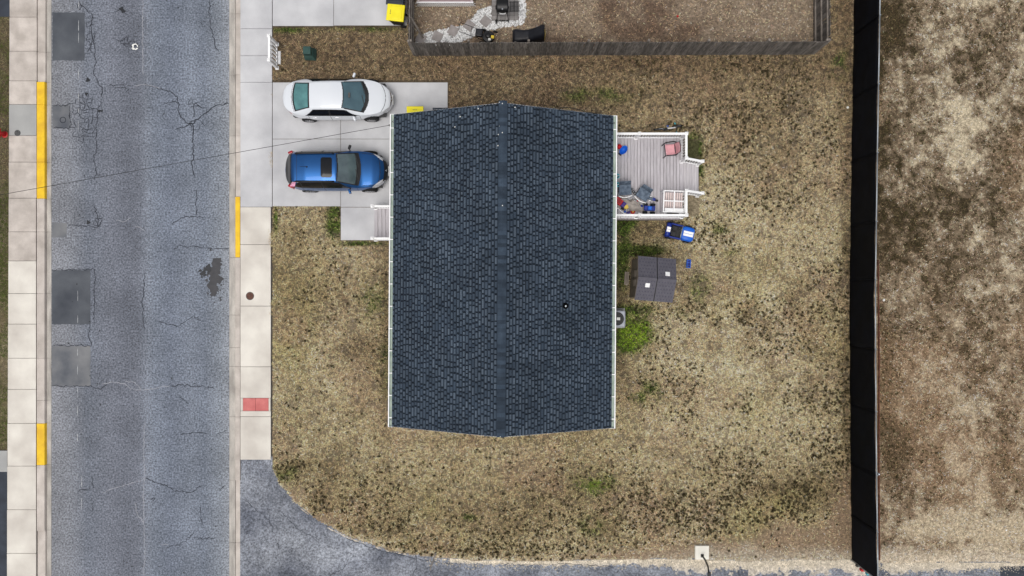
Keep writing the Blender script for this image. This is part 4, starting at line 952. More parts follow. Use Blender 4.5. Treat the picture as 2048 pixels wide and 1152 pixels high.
# blue crate
p = at(1377, 527.5, ZL+.1); t = thing('plastic_crate', 'small blue plastic crate lying on the grass by the shed', 'crate', (p.x, p.y, ZL), math.radians(-4))
b = MB(); b.box((0,0,.015), (.15,.36,.03)); b.build('base', M['dblue'], t)
for s in (-1, 1):
    b = MB(); b.box((s*.08,0,.08), (.02,.38,.16)); b.build('side', M['blue'], t); b = MB(); b.box((0,s*.18,.08), (.14,.02,.16)); b.build('end', M['blue'], t)
for y_ in (-.06, .06): b = MB(); b.box((0,y_,.08), (.14,.015,.12)); b.build('divider', M['blue'], t)
# shed
sc_ = W(1310.7, 558.7, 2.0); shed = thing('shed', 'small plastic storage shed with grey tiled roof and two white skylights', 'shed', (sc_.x, sc_.y, ZL-.02), math.radians(-4.6))
SW_, SD_ = .81, .94; zw, zr_ = 1.92, 2.38
b = MB(); P = [(-.74,-.86,.0),(-.74,.86,0),(-.74,.86,zw-.05),(-.74,0,zr_-.07),(-.74,-.86,zw-.05)]; Q = [(.74, p_[1], p_[2]) for p_ in P]
b.add(P+Q, [(0,1,2,3,4),(9,8,7,6,5),(0,5,6,1),(1,6,7,2),(2,7,8,3),(3,8,9,4),(4,9,5,0)]); b.build('wall', M['shedwall'], shed)
for y_, w_ in ((-.62,.44),(.62,.44)): b = MB(); b.box((-.752, y_, .95), (.025,w_,1.75)); b.build('wall_panel', M['shedwall'], shed, bevel=.01)
for s in (-1, 1):
    b = MB(); b.box((-.757, s*.2, .93), (.03,.385,1.7)); d = b.build('door', M['shedwall'], shed, bevel=.01)
    b = MB(); b.box((-.78, s*.2, 1.3), (.015,.28,.5)); b.build('door_panel', M['shedtrim'], d, bevel=.006)
    b = MB(); b.box((-.785, s*.04, .95), (.03,.025,.2)); b.build('handle', M['black'], d)
for s in (-1, 1):
    for h in (0, 1):
        x0, x1 = (-SW_, -.02) if h == 0 else (.02, SW_)
        sl_ = math.atan2(zr_-zw, SD_)
        b = MB(); P = []
        for x_ in (x0, x1):
            for y_, z_ in ((0, zr_), (s*SD_, zw), (s*(SD_), zw-.05), (0, zr_-.05)): P.append((x_, y_, z_))
        b.add(P, [(0,1,2,3),(7,6,5,4),(0,4,5,1),(1,5,6,2),(2,6,7,3),(3,7,4,0)]); rp = b.build('roof_panel', M['shedroof'], shed)
        b = MB()
        for i in range(6):
            for j in range(6):
                yy = s*(.12+j*.145); z_ = zr_-(zr_-zw)*abs(yy)/SD_; xx = x0+.08+i*.125+(.06 if j % 2 else 0)
                if xx < x1-.04: b.box((xx, yy, z_+.002), (.045,.05,.008), rx=-s*sl_)
        b.build('tile_tabs', M['sheddark'], rp)['kind'] = 'stuff'
b = MB()
for s in (-1, 1): b.bar((0, 0, zr_-.03), (0, s*SD_, zw-.03), .04, .03)
b.build('roof_seam', M['black'], shed)
b = MB(); b.bar((-SW_+.004,0,zr_+.012), (-.024,0,zr_+.012), .09, .03); b.bar((.024,0,zr_+.012), (SW_-.004,0,zr_+.012), .09, .03); b.build('ridge_strip', M['shedroof'], shed)
for s in (-1, 1):
    b = MB(); b.bar((-SW_+.01, 0, zr_-.09), (-SW_+.01, s*SD_, zw-.09), .03, .08); b.build('gable_trim', M['shedtrim'], shed)
for px_, py_ in ((1294, 570.5), (1334, 548)):
    q = world_inv(shed) @ W(px_, py_, 2.2); z_ = zr_-(zr_-zw)*abs(q.y)/SD_
    b = MB(); b.box((q.x, q.y, z_+.01), (.19,.19,.025), rx=(-1 if q.y > 0 else 1)*math.atan2(zr_-zw, SD_)); b.build('skylight', M['skyl'], shed, bevel=.006)
q = W(1253.5, 556.5, .2); st_ = thing('step_block', 'flat grey-brown step block at the shed door', 'step', (q.x, q.y, ZL-.02), math.radians(-3))
b = MB(); b.box((0,0,.06), (.19,.58,.14)); b.build('block', M['shedtrim'], st_, bevel=.01); b = MB(); b.box((0,0,.133), (.14,.53,.01)); b.build('tread', M['shedwall'], st_)
# air conditioner
q = W(1236, 637.5, .85); ac = thing('air_conditioner', 'grey outdoor air conditioner with round black fan grille by the wall', 'air conditioner', (q.x-.04, q.y, ZL-.02), 0)
b = MB(); b.box((0,0,.03), (.9,.9,.08)); b.build('pad', M['greyconc'], ac)
b = MB(); b.box((0,0,.44), (.74,.74,.74)); b.build('case', M['ac'], ac, bevel=.07, seg=3)
b = MB(); b.lathe([(.30,.0),(.30,.012),(.285,.014)], (0,0,.811), 28); fan = b.build('fan_guard', M['black'], ac)
for r in (.1,.17,.24): b = MB(); n = 28; b.tube([(r*math.cos(2*math.pi*k/n), r*math.sin(2*math.pi*k/n), .832) for k in range(n+1)], .005, 4); b.build('guard_ring', M['greylid'], fan)
b = MB(); b.box((.05,.0,.838), (.15,.12,.012)); b.build('label_plate', M['paper'], ac)
b = MB()
for i in range(14): b.box((.373,-.3+i*.046,.44), (.012,.012,.6))
b.build('side_fins', M['greylid'], ac)['kind'] = 'stuff'

# ------------------------------------------------------------------ cars
def smooth_curve(keys, xs, win):
    k = np.array(keys, float); d = np.linspace(xs.min()-.3, xs.max()+.3, 700); v = np.interp(d, k[:,0], k[:,1])
    n = max(1, int(win/(d[1]-d[0]))); ker = np.hanning(n*2+3); ker /= ker.sum()
    v = np.convolve(np.pad(v, n+1, mode='edge'), ker, 'valid'); return np.interp(xs, d, v)
def car_surface(S):
    L2 = S['L']/2; u = np.linspace(0, 1, 300); xs = -L2*np.cos(np.pi*u)*.35 + (2*u-1)*L2*.65
    xr, xf = xs < 0, xs >= 0
    e = np.where(xs < 0, np.clip(1-np.abs(xs/L2)**S['nr'], 0, 1)**(1/S['mr']), np.clip(1-np.abs(xs/L2)**S['nf'], 0, 1)**(1/S['mf']))
    wm = S['W']/2*e*smooth_curve(S['wide'], xs, .4)
    zc = smooth_curve(S['top'], xs, .12); zs = np.minimum(smooth_curve(S['belt'], xs, .25), zc-.02); wr = smooth_curve(S['roofw'], xs, .2)
    wsh = wm*S['shoulder']; wr = np.minimum(wr, wsh*.94)
    zb = smooth_curve(S['sill'], xs, .2); zw = smooth_curve(S['waist'], xs, .3)
    zr = zc-smooth_curve(S['crown'], xs, .2)
    zr = np.maximum(zr, zs+.004)
    segs = [((wm*.90, zb), (wm*.985, (zb+zw)/2), 6), ((wm*.985, (zb+zw)/2), (wm, zw), 6), ((wm, zw), (wsh, zs), 10), ((wsh, zs), (wr, zr), 18), ((wr, zr), (wr*0, zc), 22)]
    Y = []; Z = []; SG = []; FR = []
    for i, (a, b_, n) in enumerate(segs):
        for j in range(n + (1 if i == 4 else 0)):
            t = j/n; y = a[0]*(1-t)+b_[0]*t; z = a[1]*(1-t)+b_[1]*t
            if i == 4: z = a[1]+(b_[1]-a[1])*(1-(1-t)**2)
            if i == 3: 
                bow = .035*np.sin(np.pi*t)*np.clip((zr-zs)/.3, 0, 1); y = y+bow
            Y.append(y); Z.append(z); SG.append(i); FR.append(t)
    Y = np.array(Y).T; Z = np.array(Z).T
    ker = np.array([.25,.5,.25])
    for _ in range(2):
        for A in (Y, Z): A[:,1:-1] = A[:,:-2]*.25+A[:,1:-1]*.5+A[:,2:]*.25
    return xs, Y, Z, np.array(SG), np.array(FR)
def build_car(root, S, classify, mats, paint):
    xs, Y, Z, SG, FR = car_surface(S); nx, m = Y.shape
    groups = {}
    for s in (1, -1):
        V = np.stack([np.repeat(xs[:, None], m, 1), s*Y, Z], -1)
        cx = (V[:-1,:-1]+V[1:,:-1]+V[1:,1:]+V[:-1,1:])/4
        sg = np.repeat(SG[None,:-1], nx-1, 0); fr = np.repeat(((FR[:-1]+np.where(FR[1:] > FR[:-1], FR[1:], 1))/2)[None], nx-1, 0)
        cls = classify(cx[...,0], cx[...,1], cx[...,2], sg, fr)
        idx = np.arange(nx*m).reshape(nx, m)
        F = np.stack([idx[:-1,:-1], idx[1:,:-1], idx[1:,1:], idx[:-1,1:]], -1)
        if s < 0: F = F[...,::-1]
        for c in np.unique(cls):
            if c == '': continue
            k = cls == c; f = F[k]; key = c if not c.endswith('*') else c[:-1]+('+' if s > 0 else '-')
            groups.setdefault(key, []).append((V.reshape(-1, 3), f))
    for key, parts in groups.items():
        Vs = []; Fs = []; off = 0
        for V, f in parts:
            u_, inv = np.unique(f, return_inverse=True); Vs.append(V[u_]); Fs.append(inv.reshape(f.shape)+off); off += len(u_)
        Vs = np.concatenate(Vs); Fs = np.concatenate(Fs); nm = key.rstrip('+-')
        me = bpy.data.meshes.new(nm); me.from_pydata([tuple(v) for v in Vs], [], [tuple(int(i) for i in f) for f in Fs]); me.update()
        me.materials.append(mats.get(nm, paint)); me.polygons.foreach_set('use_smooth', [True]*len(me.polygons))
        import bmesh
        bm_ = bmesh.new(); bm_.from_mesh(me); bmesh.ops.remove_doubles(bm_, verts=bm_.verts, dist=.0004); bm_.to_mesh(me); bm_.free()
        link(nm, me, root)
    b = MB(); b.box((0,0,.36), (S['L']*.86, S['W']*.80, .3)); b.build('underbody', M['black'], root)
def car_wheels(root, xf, xr, ty, r=.33, w=.21):
    proto = None
    for x in (xf, xr):
        for s in (-1, 1):
            b = MB(); b.lathe([(r*.62,-w/2),(r*.9,-w/2),(r,-w/2+.03),(r,w/2-.03),(r*.9,w/2),(r*.62,w/2)], (0,0,0), 32, 'Y'); 
            ty_ = b.build('wheel', M['tyre'], root, smooth=False); ty_.location = (x, s*ty, r)
            b = MB(); b.lathe([(r*.62,s*(w/2+.002)),(r*.58,s*(w/2-.03)),(r*.15,s*(w/2-.02)),(r*.12,s*(w/2+.004)),(0.001,s*(w/2+.006))], (0,0,0), 28, 'Y', cap=False)
            rim = b.build('rim', M['alloy'], ty_)
            b = MB()
            for k in range(10):
                a = 2*math.pi*k/10; b.bar((r*.14*math.cos(a), s*(w/2+.004), r*.14*math.sin(a)), (r*.6*math.cos(a), s*(w/2), r*.6*math.sin(a)), .035, .02, up=(0,1,0))
            b.build('spoke_set', M['alloy'], ty_)
def mirror(root, x, y, z, s, m_):
    b = MB(); b.box((x, s*(y+.10), z+.02), (.11,.22,.14), rz=s*-.35, taper=.85); mi = b.build('wing_mirror', m_, root, bevel=.03, seg=3)
    b = MB(); b.bar((x+.02, s*(y-.05), z-.02), (x, s*(y+.03), z), .05, .04); b.build('mirror_arm', M['black'], mi)
def handles(root, xs_, y, z, m_):
    for x in xs_:
        for s in (-1, 1): b = MB(); b.box((x, s*y, z), (.2,.035,.028)); b.build('door_handle', m_, root, bevel=.01)
def nearline(a, v, w=.008): return np.abs(a-v) < w
# white sedan
sed = thing('parked_car', 'white four-door sedan with teal tinted glass parked on the driveway', 'car', (-7.707, 8.39, ZG), math.radians(.4), 'cars parked on the driveway')
SD = dict(L=4.78, W=1.80, nr=5.0, mr=2.3, nf=3.3, mf=2.2, shoulder=.93,
 wide=[(-2.4,1),(-1,1),(0,1),(1.4,1),(2.4,1)],
 top=[(-2.45,.86),(-2.38,.98),(-2.25,1.04),(-1.87,1.09),(-1.12,1.40),(-.6,1.455),(-.1,1.46),(.35,1.41),(1.24,1.02),(1.5,.97),(2.0,.86),(2.25,.74),(2.36,.62),(2.42,.52)],
 belt=[(-2.45,.80),(-2.3,.92),(-1.8,.97),(-1.2,.99),(0,.95),(1.2,.93),(1.7,.88),(2.1,.76),(2.3,.62),(2.42,.48)],
 roofw=[(-2.4,.70),(-1.9,.66),(-1.12,.545),(-.5,.56),(.1,.57),(.38,.575),(1.24,.70),(1.6,.66),(2.4,.5)],
 sill=[(-2.4,.34),(-2.0,.24),(0,.2),(2.0,.22),(2.4,.28)], waist=[(-2.4,.66),(-1,.62),(1,.60),(2.4,.5)], crown=[(-2.4,.03),(-1.9,.035),(-1.1,.045),(.3,.045),(1.24,.045),(2.4,.05)])
def cls_sedan(x, y, z, sg, fr):
    a = np.abs(y); c = np.full(x.shape, 'body', dtype=object)
    side = sg <= 2
    dlo = (sg == 3) & (x > -1.45) & (x < 1.0)
    xb = -1.5+.9*fr; xfw = 1.05-.9*fr*1.05
    win = dlo & (fr > .10) & (fr < .80) & (x > -1.38+.55*fr) & (x < 1.0-.72*fr)
    ring = dlo & (fr > .04) & (fr < .86) & (x > -1.44+.55*fr) & (x < 1.06-.72*fr)
    c[ring] = 'window_trim'; c[win] = 'side_window*'; c[win & (nearline(x, -.28, .035))] = 'window_trim'
    curve = .16*(a/.6)**2
    ws = (sg == 4) & (x > .40-curve*.6) & (x < 1.34-curve*1.1) & (fr > .03)
    wsr = (sg == 4) & (x > .36-curve*.6) & (x < 1.42-curve*1.1) | ((sg == 3) & (fr > .93) & (x > .40) & (x < 1.2))
    c[wsr] = 'window_trim'; c[ws & (x < 1.26-curve*1.1)] = 'windshield'
    cr = .10*(a/.6)**2
    rg = (sg == 4) & (x > -1.86+cr) & (x < -1.17) & (fr > .10); rgr = (sg == 4) & (x > -1.93+cr) & (x < -1.10) & (fr > .02)
    c[rgr] = 'window_trim'; c[rg] = 'rear_window'
    hl = (x > 1.78+.28*(.9-a)) & (x < 2.22) & (a > .40) & (z > .52) & (z < .86) & (sg <= 3) & (a > 2.46-x*.93)
    c[hl] = 'headlight*'
    tl_ = (x < -2.02) & (a > .55) & (z > .72) & (z < .93) & (sg <= 2) & (a < .98); c[tl_] = 'tail_light*'
    gr = (x > 2.2) & (a < .46) & (z > .5) & (z < .66); c[gr] = 'grille'
    bp = (x > 2.2) & (z < .36) & (a < .5); c[bp] = 'grille'
    sh = (nearline(x, 1.0) | nearline(x, -.28) | nearline(x, -1.25)) & side & (z > .3); c[sh & (c == 'body')] = 'shut_line'
    hd = (sg == 4) & (x > 1.34) & nearline(a, .70-.09*(x-1.3)**1 , .012) ; c[hd & (c == 'body')] = 'shut_line'
    c[(sg >= 3) & (x > 1.36) & nearline(x, 2.12-.55*a**2, .011) & (a < .66) & (c == 'body')] = 'shut_line'
    c[(sg == 4) & nearline(x, -1.97+cr, .008) & (c == 'body')] = 'shut_line'
    for xw in (1.40, -1.38): c[((x-xw)**2+(z-.33)**2 < .365**2) & (sg <= 2) & (z < .69)] = ''
    return c
build_car(sed, SD, cls_sedan, dict(window_trim=M['black'], side_window=M['darkglass'], windshield=M['teal'], rear_window=M['green_glass'], headlight=M['lamp'], tail_light=M['redlamp'], grille=M['chrome'], shut_line=M['greylid']), M['wpaint'])
car_wheels(sed, 1.40, -1.38, .79); handles(sed, (-.02, -.98), .85, .84, M['chrome'])
for s in (-1, 1): mirror(sed, .78, .86, .99, s, M['wpaint'])
b = MB(); b.box((2.39,0,.46), (.02,.42,.13)); b.build('number_plate', M['paper'], sed)
b = MB(); b.lathe([(.0,0),(.05,0),(.05,.02),(0,.02)], (2.33,0,.60), 14, 'X'); b.build('badge', M['chrome'], sed)
b = MB()
for y0 in (-.45, .12): b.bar((1.235,y0,1.045), (1.13,y0+.5,1.10), .02, .012)
b.build('wiper', M['black'], sed)
b = MB(); b.box((.62,-.0,1.325), (.08,.2,.05)); b.build('rear_view_mirror', M['greylid'], sed)
# blue SUV
suv = thing('parked_car', 'blue compact SUV with black sunroof and roof rails beside the porch', 'car', (-7.736, 5.20, ZG), math.radians(.2), 'cars parked on the driveway')
SU = dict(L=4.46, W=1.78, nr=9.0, mr=2.2, nf=4.2, mf=2.3, shoulder=.93,
 wide=[(-2.4,.97),(-1,1),(1.4,1),(2.4,.97)],
 top=[(-2.26,.95),(-2.2,1.06),(-2.05,1.22),(-1.86,1.50),(-1.74,1.60),(-1.2,1.66),(-.4,1.68),(.15,1.62),(.95,1.14),(1.12,1.08),(1.6,1.02),(1.95,.93),(2.1,.82),(2.2,.66),(2.25,.55)],
 belt=[(-2.26,.90),(-2.1,1.04),(-1.6,1.10),(-.5,1.06),(.9,1.0),(1.5,.95),(1.9,.84),(2.15,.68),(2.25,.5)],
 roofw=[(-2.26,.60),(-1.9,.62),(-1.7,.58),(-1.0,.60),(0,.60),(.16,.60),(.95,.72),(1.5,.68),(2.3,.5)],
 sill=[(-2.3,.42),(-1.9,.3),(0,.26),(1.9,.28),(2.3,.32)], waist=[(-2.3,.74),(-1,.72),(1,.68),(2.3,.58)], crown=[(-2.3,.03),(-1.7,.05),(.1,.05),(.95,.04),(2.3,.06)])
def cls_suv(x, y, z, sg, fr):
    a = np.abs(y); c = np.full(x.shape, 'body', dtype=object); side = sg <= 2
    dlo = (sg == 3)
    ring = dlo & (fr > .05) & (fr < .88) & (x > -1.86+.35*fr) & (x < .86-.66*fr)
    win = dlo & (fr > .12) & (fr < .82) & (x > -1.80+.35*fr) & (x < .80-.66*fr)
    c[ring] = 'window_trim'; c[win] = 'side_window*'; c[win & (nearline(x, -.5, .04) | nearline(x, -1.42, .03))] = 'window_trim'
    curve = .05*(a/.6)**2
    wsr = (sg == 4) & (x > .17-curve) & (x < 1.12-curve*1.6) | (sg == 3) & (fr > .94) & (x > .2) & (x < 1.0); c[wsr] = 'window_trim'
    c[(sg == 4) & (x > .22-curve) & (x < .93-curve*1.2) & (fr > .05)] = 'windshield'
    rg = (sg >= 3) & (x < -1.80-.04*(1-(a/.6)**2)) & (x > -2.20); c[rg] = 'rear_window'
    hl = (x > 1.45) & (x < 2.08) & (a > 1.98-x*.78) & (sg >= 2) & (z > .62) & (z < .99); c[hl] = 'headlight*'
    c[(x > 2.02) & (a < .48) & (z < .82) & (z > .60)] = 'grille'
    c[((x > 2.0) & (z < .56)) | (side & (z < .60))] = 'lower_cladding_shade'  # black bumper and cladding, raised up the flanks to paint their dark shading
    c[(nearline(x, .92) | nearline(x, -.5) | nearline(x, -1.45)) & side & (z > .42) & (c == 'body')] = 'shut_line'
    c[(sg >= 3) & (x > 1.12) & nearline(x, 1.93-.3*a**2, .01) & (a < .66) & (c == 'body')] = 'shut_line'
    c[(sg >= 3) & (x > 1.14) & (x < 1.9) & nearline(a, .70-.06*(x-1.1), .010) & (c == 'body')] = 'shut_line'
    c[(sg == 4) & nearline(x, -1.56, .009) & (c == 'body')] = 'shut_line'
    c[(sg == 4) & (x > -.50) & (x < -.03) & (a < .43) & ((np.maximum(np.abs(x+.265)-.155, 0)**2+np.maximum(a-.35, 0)**2) < .08**2)] = 'sunroof'
    for xw in (1.36, -1.30): c[((x-xw)**2+(z-.36)**2 < .42**2) & side & (z < .78) & (c != '')] = 'lower_cladding_shade'
    for xw in (1.36, -1.30): c[((x-xw)**2+(z-.36)**2 < .385**2) & side & (z < .75)] = ''
    return c
build_car(suv, SU, cls_suv, dict(window_trim=M['black'], side_window=M['darkglass'], windshield=M['greyglass'], rear_window=M['darkglass'], headlight=M['lamp'], tail_light=M['redlamp'], grille=M['black'], shut_line=M['shut'], lower_cladding_shade=M['black'], sunroof=M['darkglass']), M['bpaint'])
car_wheels(suv, 1.36, -1.30, .78, .36, .22); handles(suv, (-.25, -1.2), .835, .93, M['bpaint'])
for s in (-1, 1):
    mirror(suv, .62, .87, 1.08, s, M['bpaint'] if s < 0 else M['black'])
    b = MB(); b.tube([(.05,s*.60,1.60),(-.05,s*.62,1.665),(-1.3,s*.61,1.67),(-1.62,s*.60,1.62)], .034, 8); b.build('roof_rail', M['black'], suv, smooth=True)
for s in (-1, 1): b = MB(); b.box((-1.95, s*.735, 1.03), (.25,.15,.36), rz=s*.42, taper=.8); b.build('tail_light', M['redlamp'], suv, bevel=.03, seg=3)
b = MB(); b.lathe([(.0,0),(.04,0),(.03,.03),(0,.05)], (-1.1,.02,1.655), 10); b.tube([(-1.1,.02,1.68),(-1.36,.02,1.83)], .008, 6); b.build('antenna', M['black'], suv)
b = MB()
for k_ in (-1, 1): b.tube([(2.12-.09*abs(y_)*1.6+k_*.025, y_, .74-k_*.02) for y_ in np.linspace(-.46,.46,9)], .016, 6)
b.tube([(2.14,-.46,.74),(2.06,-.46,.70)], .012, 6); b.lathe([(.0,0),(.06,0),(.06,.02),(0,.02)], (2.16,0,.74), 14, 'X'); b.build('grille_bar', M['chrome'], suv, smooth=True)
b = MB(); b.box((2.235,0,.5), (.02,.42,.13)); b.build('number_plate', M['paper'], suv)
b = MB()
for y0 in (-.5, .1): b.bar((1.02,y0,1.135), (.9,y0+.5,1.19), .02, .012)
b.build('wiper', M['black'], suv)
b = MB(); b.tube([(-1.5,-.62,1.5),(-1.72,-.64,1.72)], .008, 6); pn_ = b.build('flag_stick', M['white'], suv)
b = MB(); P = [(-1.60,-.63,1.61),(-1.72,-.64,1.73),(-1.86,-.80,1.58),(-1.66,-.80,1.52)]; b.add(P, [(0,1,2,3)]); b.build('pennant', M['flag'], pn_, solid=.006)

# ------------------------------------------------------------------ bins, utility box, white fence panel
def bin_(px, py, rz, label, lid, zt=1.06):
    p = W(px, py, zt+ZG); t = thing('wheelie_bin', label, 'bin', (p.x, p.y, ZG if px > 500 else ZL), rz, 'wheelie bins')
    b = MB(); n = 12; prof = []
    for z_, sx, sy in ((.06,.42,.46),(.95,.64,.68),(1.0,.70,.74)):
        prof += [(-sx/2,-sy/2,z_),(sx/2,-sy/2,z_),(sx/2,sy/2,z_),(-sx/2,sy/2,z_)]
    b.add(prof, [(3,2,1,0)]+[(4*k+i, 4*k+(i+1) % 4, 4*k+4+(i+1) % 4, 4*k+4+i) for k in range(2) for i in range(4)]+[(8,9,10,11)]); b.build('body', M['black'], t, bevel=.03)
    b = MB(); b.box((0,0,1.04), (.76,.80,.07), taper=.95); l_ = b.build('lid', lid, t, bevel=.03, seg=3)
    b = MB(); b.box((0,.02,1.077), (.58,.56,.02), taper=.9); b.build('lid_panel', lid, l_, bevel=.008)
    for k_ in range(3): b = MB(); b.box((-.07+.07*k_,-.22,1.09), (.05,.022,.006)); b.build('lid_mark', M['greylid'], l_)
    b = MB(); b.tube([(-.26,.36,.98),(-.26,.42,.98),(.26,.42,.98),(.26,.36,.98)], .018, 8); b.build('handle', M['black'], t)
    for s in (-1, 1): b = MB(); b.lathe([(.03,-.03),(.12,-.025),(.12,.025),(.03,.03)], (s*.27,.24,.122), 16, 'X'); b.build('wheel', M['tyre'], t)
    b = MB(); b.box((0,-.2,.03), (.4,.05,.07)); b.build('foot', M['black'], t)
bin_(830, 230, math.pi, 'yellow-lidded wheelie bin at the corner of the house', M['yellowlid'])
bin_(882, 233, math.pi, 'dark-lidded wheelie bin half under the roof edge by the house', M['navylid'])
bin_(791, 25, math.radians(-96), 'yellow-lidded wheelie bin standing against the wooden fence', M['yellowlid'])
bin_(790, -8, math.radians(-92), 'black-lidded wheelie bin behind the yellow-lidded one by the fence', M['navylid'])
p = W(622, 110, ZL); t = thing('utility_box', 'green plastic utility pedestal box standing in the dry grass', 'utility box', (p.x, p.y, ZL-.02), math.radians(-2))
for z0_, z1_, w_ in ((0,.2,.52),(.2,.34,.46),(.34,.46,.42)): b = MB(); b.box((0,0,(z0_+z1_)/2), (w_,w_,z1_-z0_), taper=.95); b.build('base', M['ugreen'], t, bevel=.02)
b = MB(); b.box((0,0,.6), (.37,.37,.3), taper=.92); cap = b.build('cap', M['ugreen'], t, bevel=.03); b = MB(); b.box((0,0,.752), (.2,.2,.014)); b.build('cap_plate', M['ugreen'], cap, bevel=.004)
xa_, ya_, yb_ = W(538.5, 0, 1.28).x, W(0, 72.5, 1.28).y, W(0, 121, 1.28).y
fpn = thing('fence_panel', 'short white picket fence panel standing by the pavement', 'fence', (xa_, (ya_+yb_)/2, ZL)); railing(fpn, (xa_, ya_), (xa_, yb_), ZL+.04, 1.14, sp=.16, bw=.06, zb=ZL, zend=ZL)
b = MB(); b.box((xa_+.09, (ya_+yb_)/2-.06, ZL+.03), (.12, (ya_-yb_)*.55, .10)); b.build('foot_block', M['white'], fpn, world=True)

# ------------------------------------------------------------------ neighbour's wooden fence
FZ = 1.80
fence = thing('wooden_fence', "weathered grey wooden picket fence around the neighbour's yard", 'fence', (4.6, 10.55, ZL-.02))
YS0, YS1 = W(0, 85.5, FZ+ZL).y, W(0, 83, FZ+ZL).y; XW, XE = W(816, 0, FZ+ZL).x, W(1661, 0, FZ+ZL).x
def picket_mesh(k):
    b = MB(); w_ = .138; h = FZ; x0 = random.uniform(-.004,.004)
    poly = [(-w_/2,0),(w_/2,0),(w_/2+x0,h-.06),(w_/2-.035+x0,h),(-w_/2+.035+x0,h),(-w_/2+x0,h-.06)]
    P = [(p_[0], -.009, p_[1]) for p_ in poly]+[(p_[0], .009, p_[1]) for p_ in poly]; n = 6
    b.add(P, [tuple(range(n)), tuple(range(2*n-1, n-1, -1))]+[(i, n+i, n+(i+1) % n, (i+1) % n) for i in range(n)])
    o = b.build('picket', M['wood'], fence); me_ = o.data; bpy.data.objects.remove(o); return me_
PM = [picket_mesh(k) for k in range(4)]
def run(a, c, inward):
    a, c = Vector((a[0], a[1], 0)), Vector((c[0], c[1], 0)); L_ = (c-a).length; d = (c-a)/L_; n = int(L_/.146); ang = math.atan2(d.y, d.x)
    for i in range(n):
        p_ = a+d*((i+.5)*L_/n); o = link('picket', random.choice(PM), fence)
        o.location = (p_.x-4.6, p_.y-10.55+random.uniform(-.006,.006), .02+random.uniform(-.03,.02)); o.rotation_euler = (random.uniform(-.012,.012), random.uniform(-.012,.012), ang+random.uniform(-.05,.05))
    nrm = Vector((-d.y, d.x, 0))*inward
    for z_ in (.3, .95, 1.58): b = MB(); b.bar(a+nrm*.035+Vector((0,0,ZL+z_)), c+nrm*.035+Vector((0,0,ZL+z_)), .045, .09); b.build('rail', M['woodl'], fence, world=True)
    m_ = max(1, int(L_/2.4))
    for i in range(m_+1):
        p_ = a+d*(L_*i/m_)+nrm*.105; b = MB(); b.box((p_.x, p_.y, ZL+.88), (.09,.09,1.76)); b.build('post', M['woodl'], fence, world=True)
run((XW, YS0), (XE, YS1), 1); run((XW, YS0+.12), (XW+.02, 15.6), -1); run((XE, YS1+.1), (XE-.02, 15.6), 1)
b = MB(); b.bar((XW+.07, 11.75, ZL+1.45), (XW+.45, 11.3, ZL+.02), .08, .05); b.build('brace', M['woodl'], fence, world=True)

# ------------------------------------------------------------------ neighbour's yard
gv = MB()
area = 0; pp = 0
while pp < 5200:
    x, y = random.uniform(828, 1054), random.uniform(-40, 94)
    if not bool(inpoly(np.array([x]), np.array([y]), GRAVEL)[0]): continue
    if 983 < x < 1038 and y < 41: 
        pp += 1; continue
    q = W(x, y, ZL); s = random.choice((.55,.8,1,1.1)); pebble(gv, q.x, q.y, ZL+.012, random.uniform(.025,.06), tuple(v*s for v in lin(226,226,226))); pp += 1
o = gv.build('gravel', M['gravel']); tag(o, "white gravel path and bed in the neighbour's yard", 'gravel', kind='stuff')
bed = sheet('gravel_bed', [(W(x, y, ZL).x, W(x, y, ZL).y) for x, y in GRAVEL], ZL+.016, mat('gravel_bed', lin(150,146,140), lin(110,104,98), 12, .95, fine=.3, fscale=30))
for i, (x, y, r_) in enumerate(((841.6,77,.5),(875,72.7,.45),(906,61.3,.5),(938.5,50.7,.62),(971,42.4,.7))):
    q = W(x, y, ZL+.05); b = MB(); b.box((0,0,.03), (.42,.42,.06)); o = b.build('stepping_stone', M['stepstone'], None, bevel=.012); o.location = (q.x, q.y, ZL); o.rotation_euler = (0,0,-r_)
    tag(o, ['grey square stepping stone in the gravel next to the fence corner', 'grey square stepping stone second from the fence corner', 'grey square stepping stone in the middle of the gravel path', 'grey square stepping stone second from the paver pad', 'grey square stepping stone touching the paver pad'][i], 'stepping stone', 'stepping stones in the gravel')
pad = sheet('paver_pad', [(W(x, y, ZL).x, W(x, y, ZL).y) for x, y in ((983,41),(1038,41),(1038,-60),(983,-60))], ZL+.02, M['joint'])
x0_, x1_, y0_ = W(983.5,0,ZL).x, W(1037.5,0,ZL).x, W(0,40.5,ZL).y
for i in range(6):
    for j in range(10):
        b = MB(); w_ = (x1_-x0_)/6; b.box((x0_+w_*(i+.5), y0_+w_*(j+.5), ZL+.03), (w_-.012,w_-.012,.05)); b.build('paver', M['paver'], pad, bevel=.005)
# grill
p = W(1005, 12, 1.05); t = thing('barbecue_grill', 'black kettle barbecue cart with slatted side shelf on the paver pad', 'grill', (p.x, p.y, ZL+.05))
b = MB(); b.grid(lambda u, v: (-.26+.52*u, .28*math.cos(math.pi*v)*-1, .86+.26*math.sin(math.pi*v)**.7), 8, 16); b.build('lid', M['blackm'], t, smooth=True, solid=.02)
b = MB(); b.box((0,0,.74), (.5,.52,.24), taper=1.06); b.build('firebox', M['blackm'], t, bevel=.04)
b = MB(); b.tube([(-.12,-.31,.93),(-.12,-.36,.94),(.12,-.36,.94),(.12,-.31,.93)], .014, 8); b.build('lid_handle', M['white'], t)
b = MB(); b.lathe([(.0,0),(.035,0),(.035,.012),(0,.014)], (0,-.2,1.09), 14); b.build('thermometer', M['chrome'], t)
for i in range(6): b = MB(); b.box((.36+i*.06,0,.84), (.035,.46,.02)); b.build('shelf_slat', M['blackm'], t)
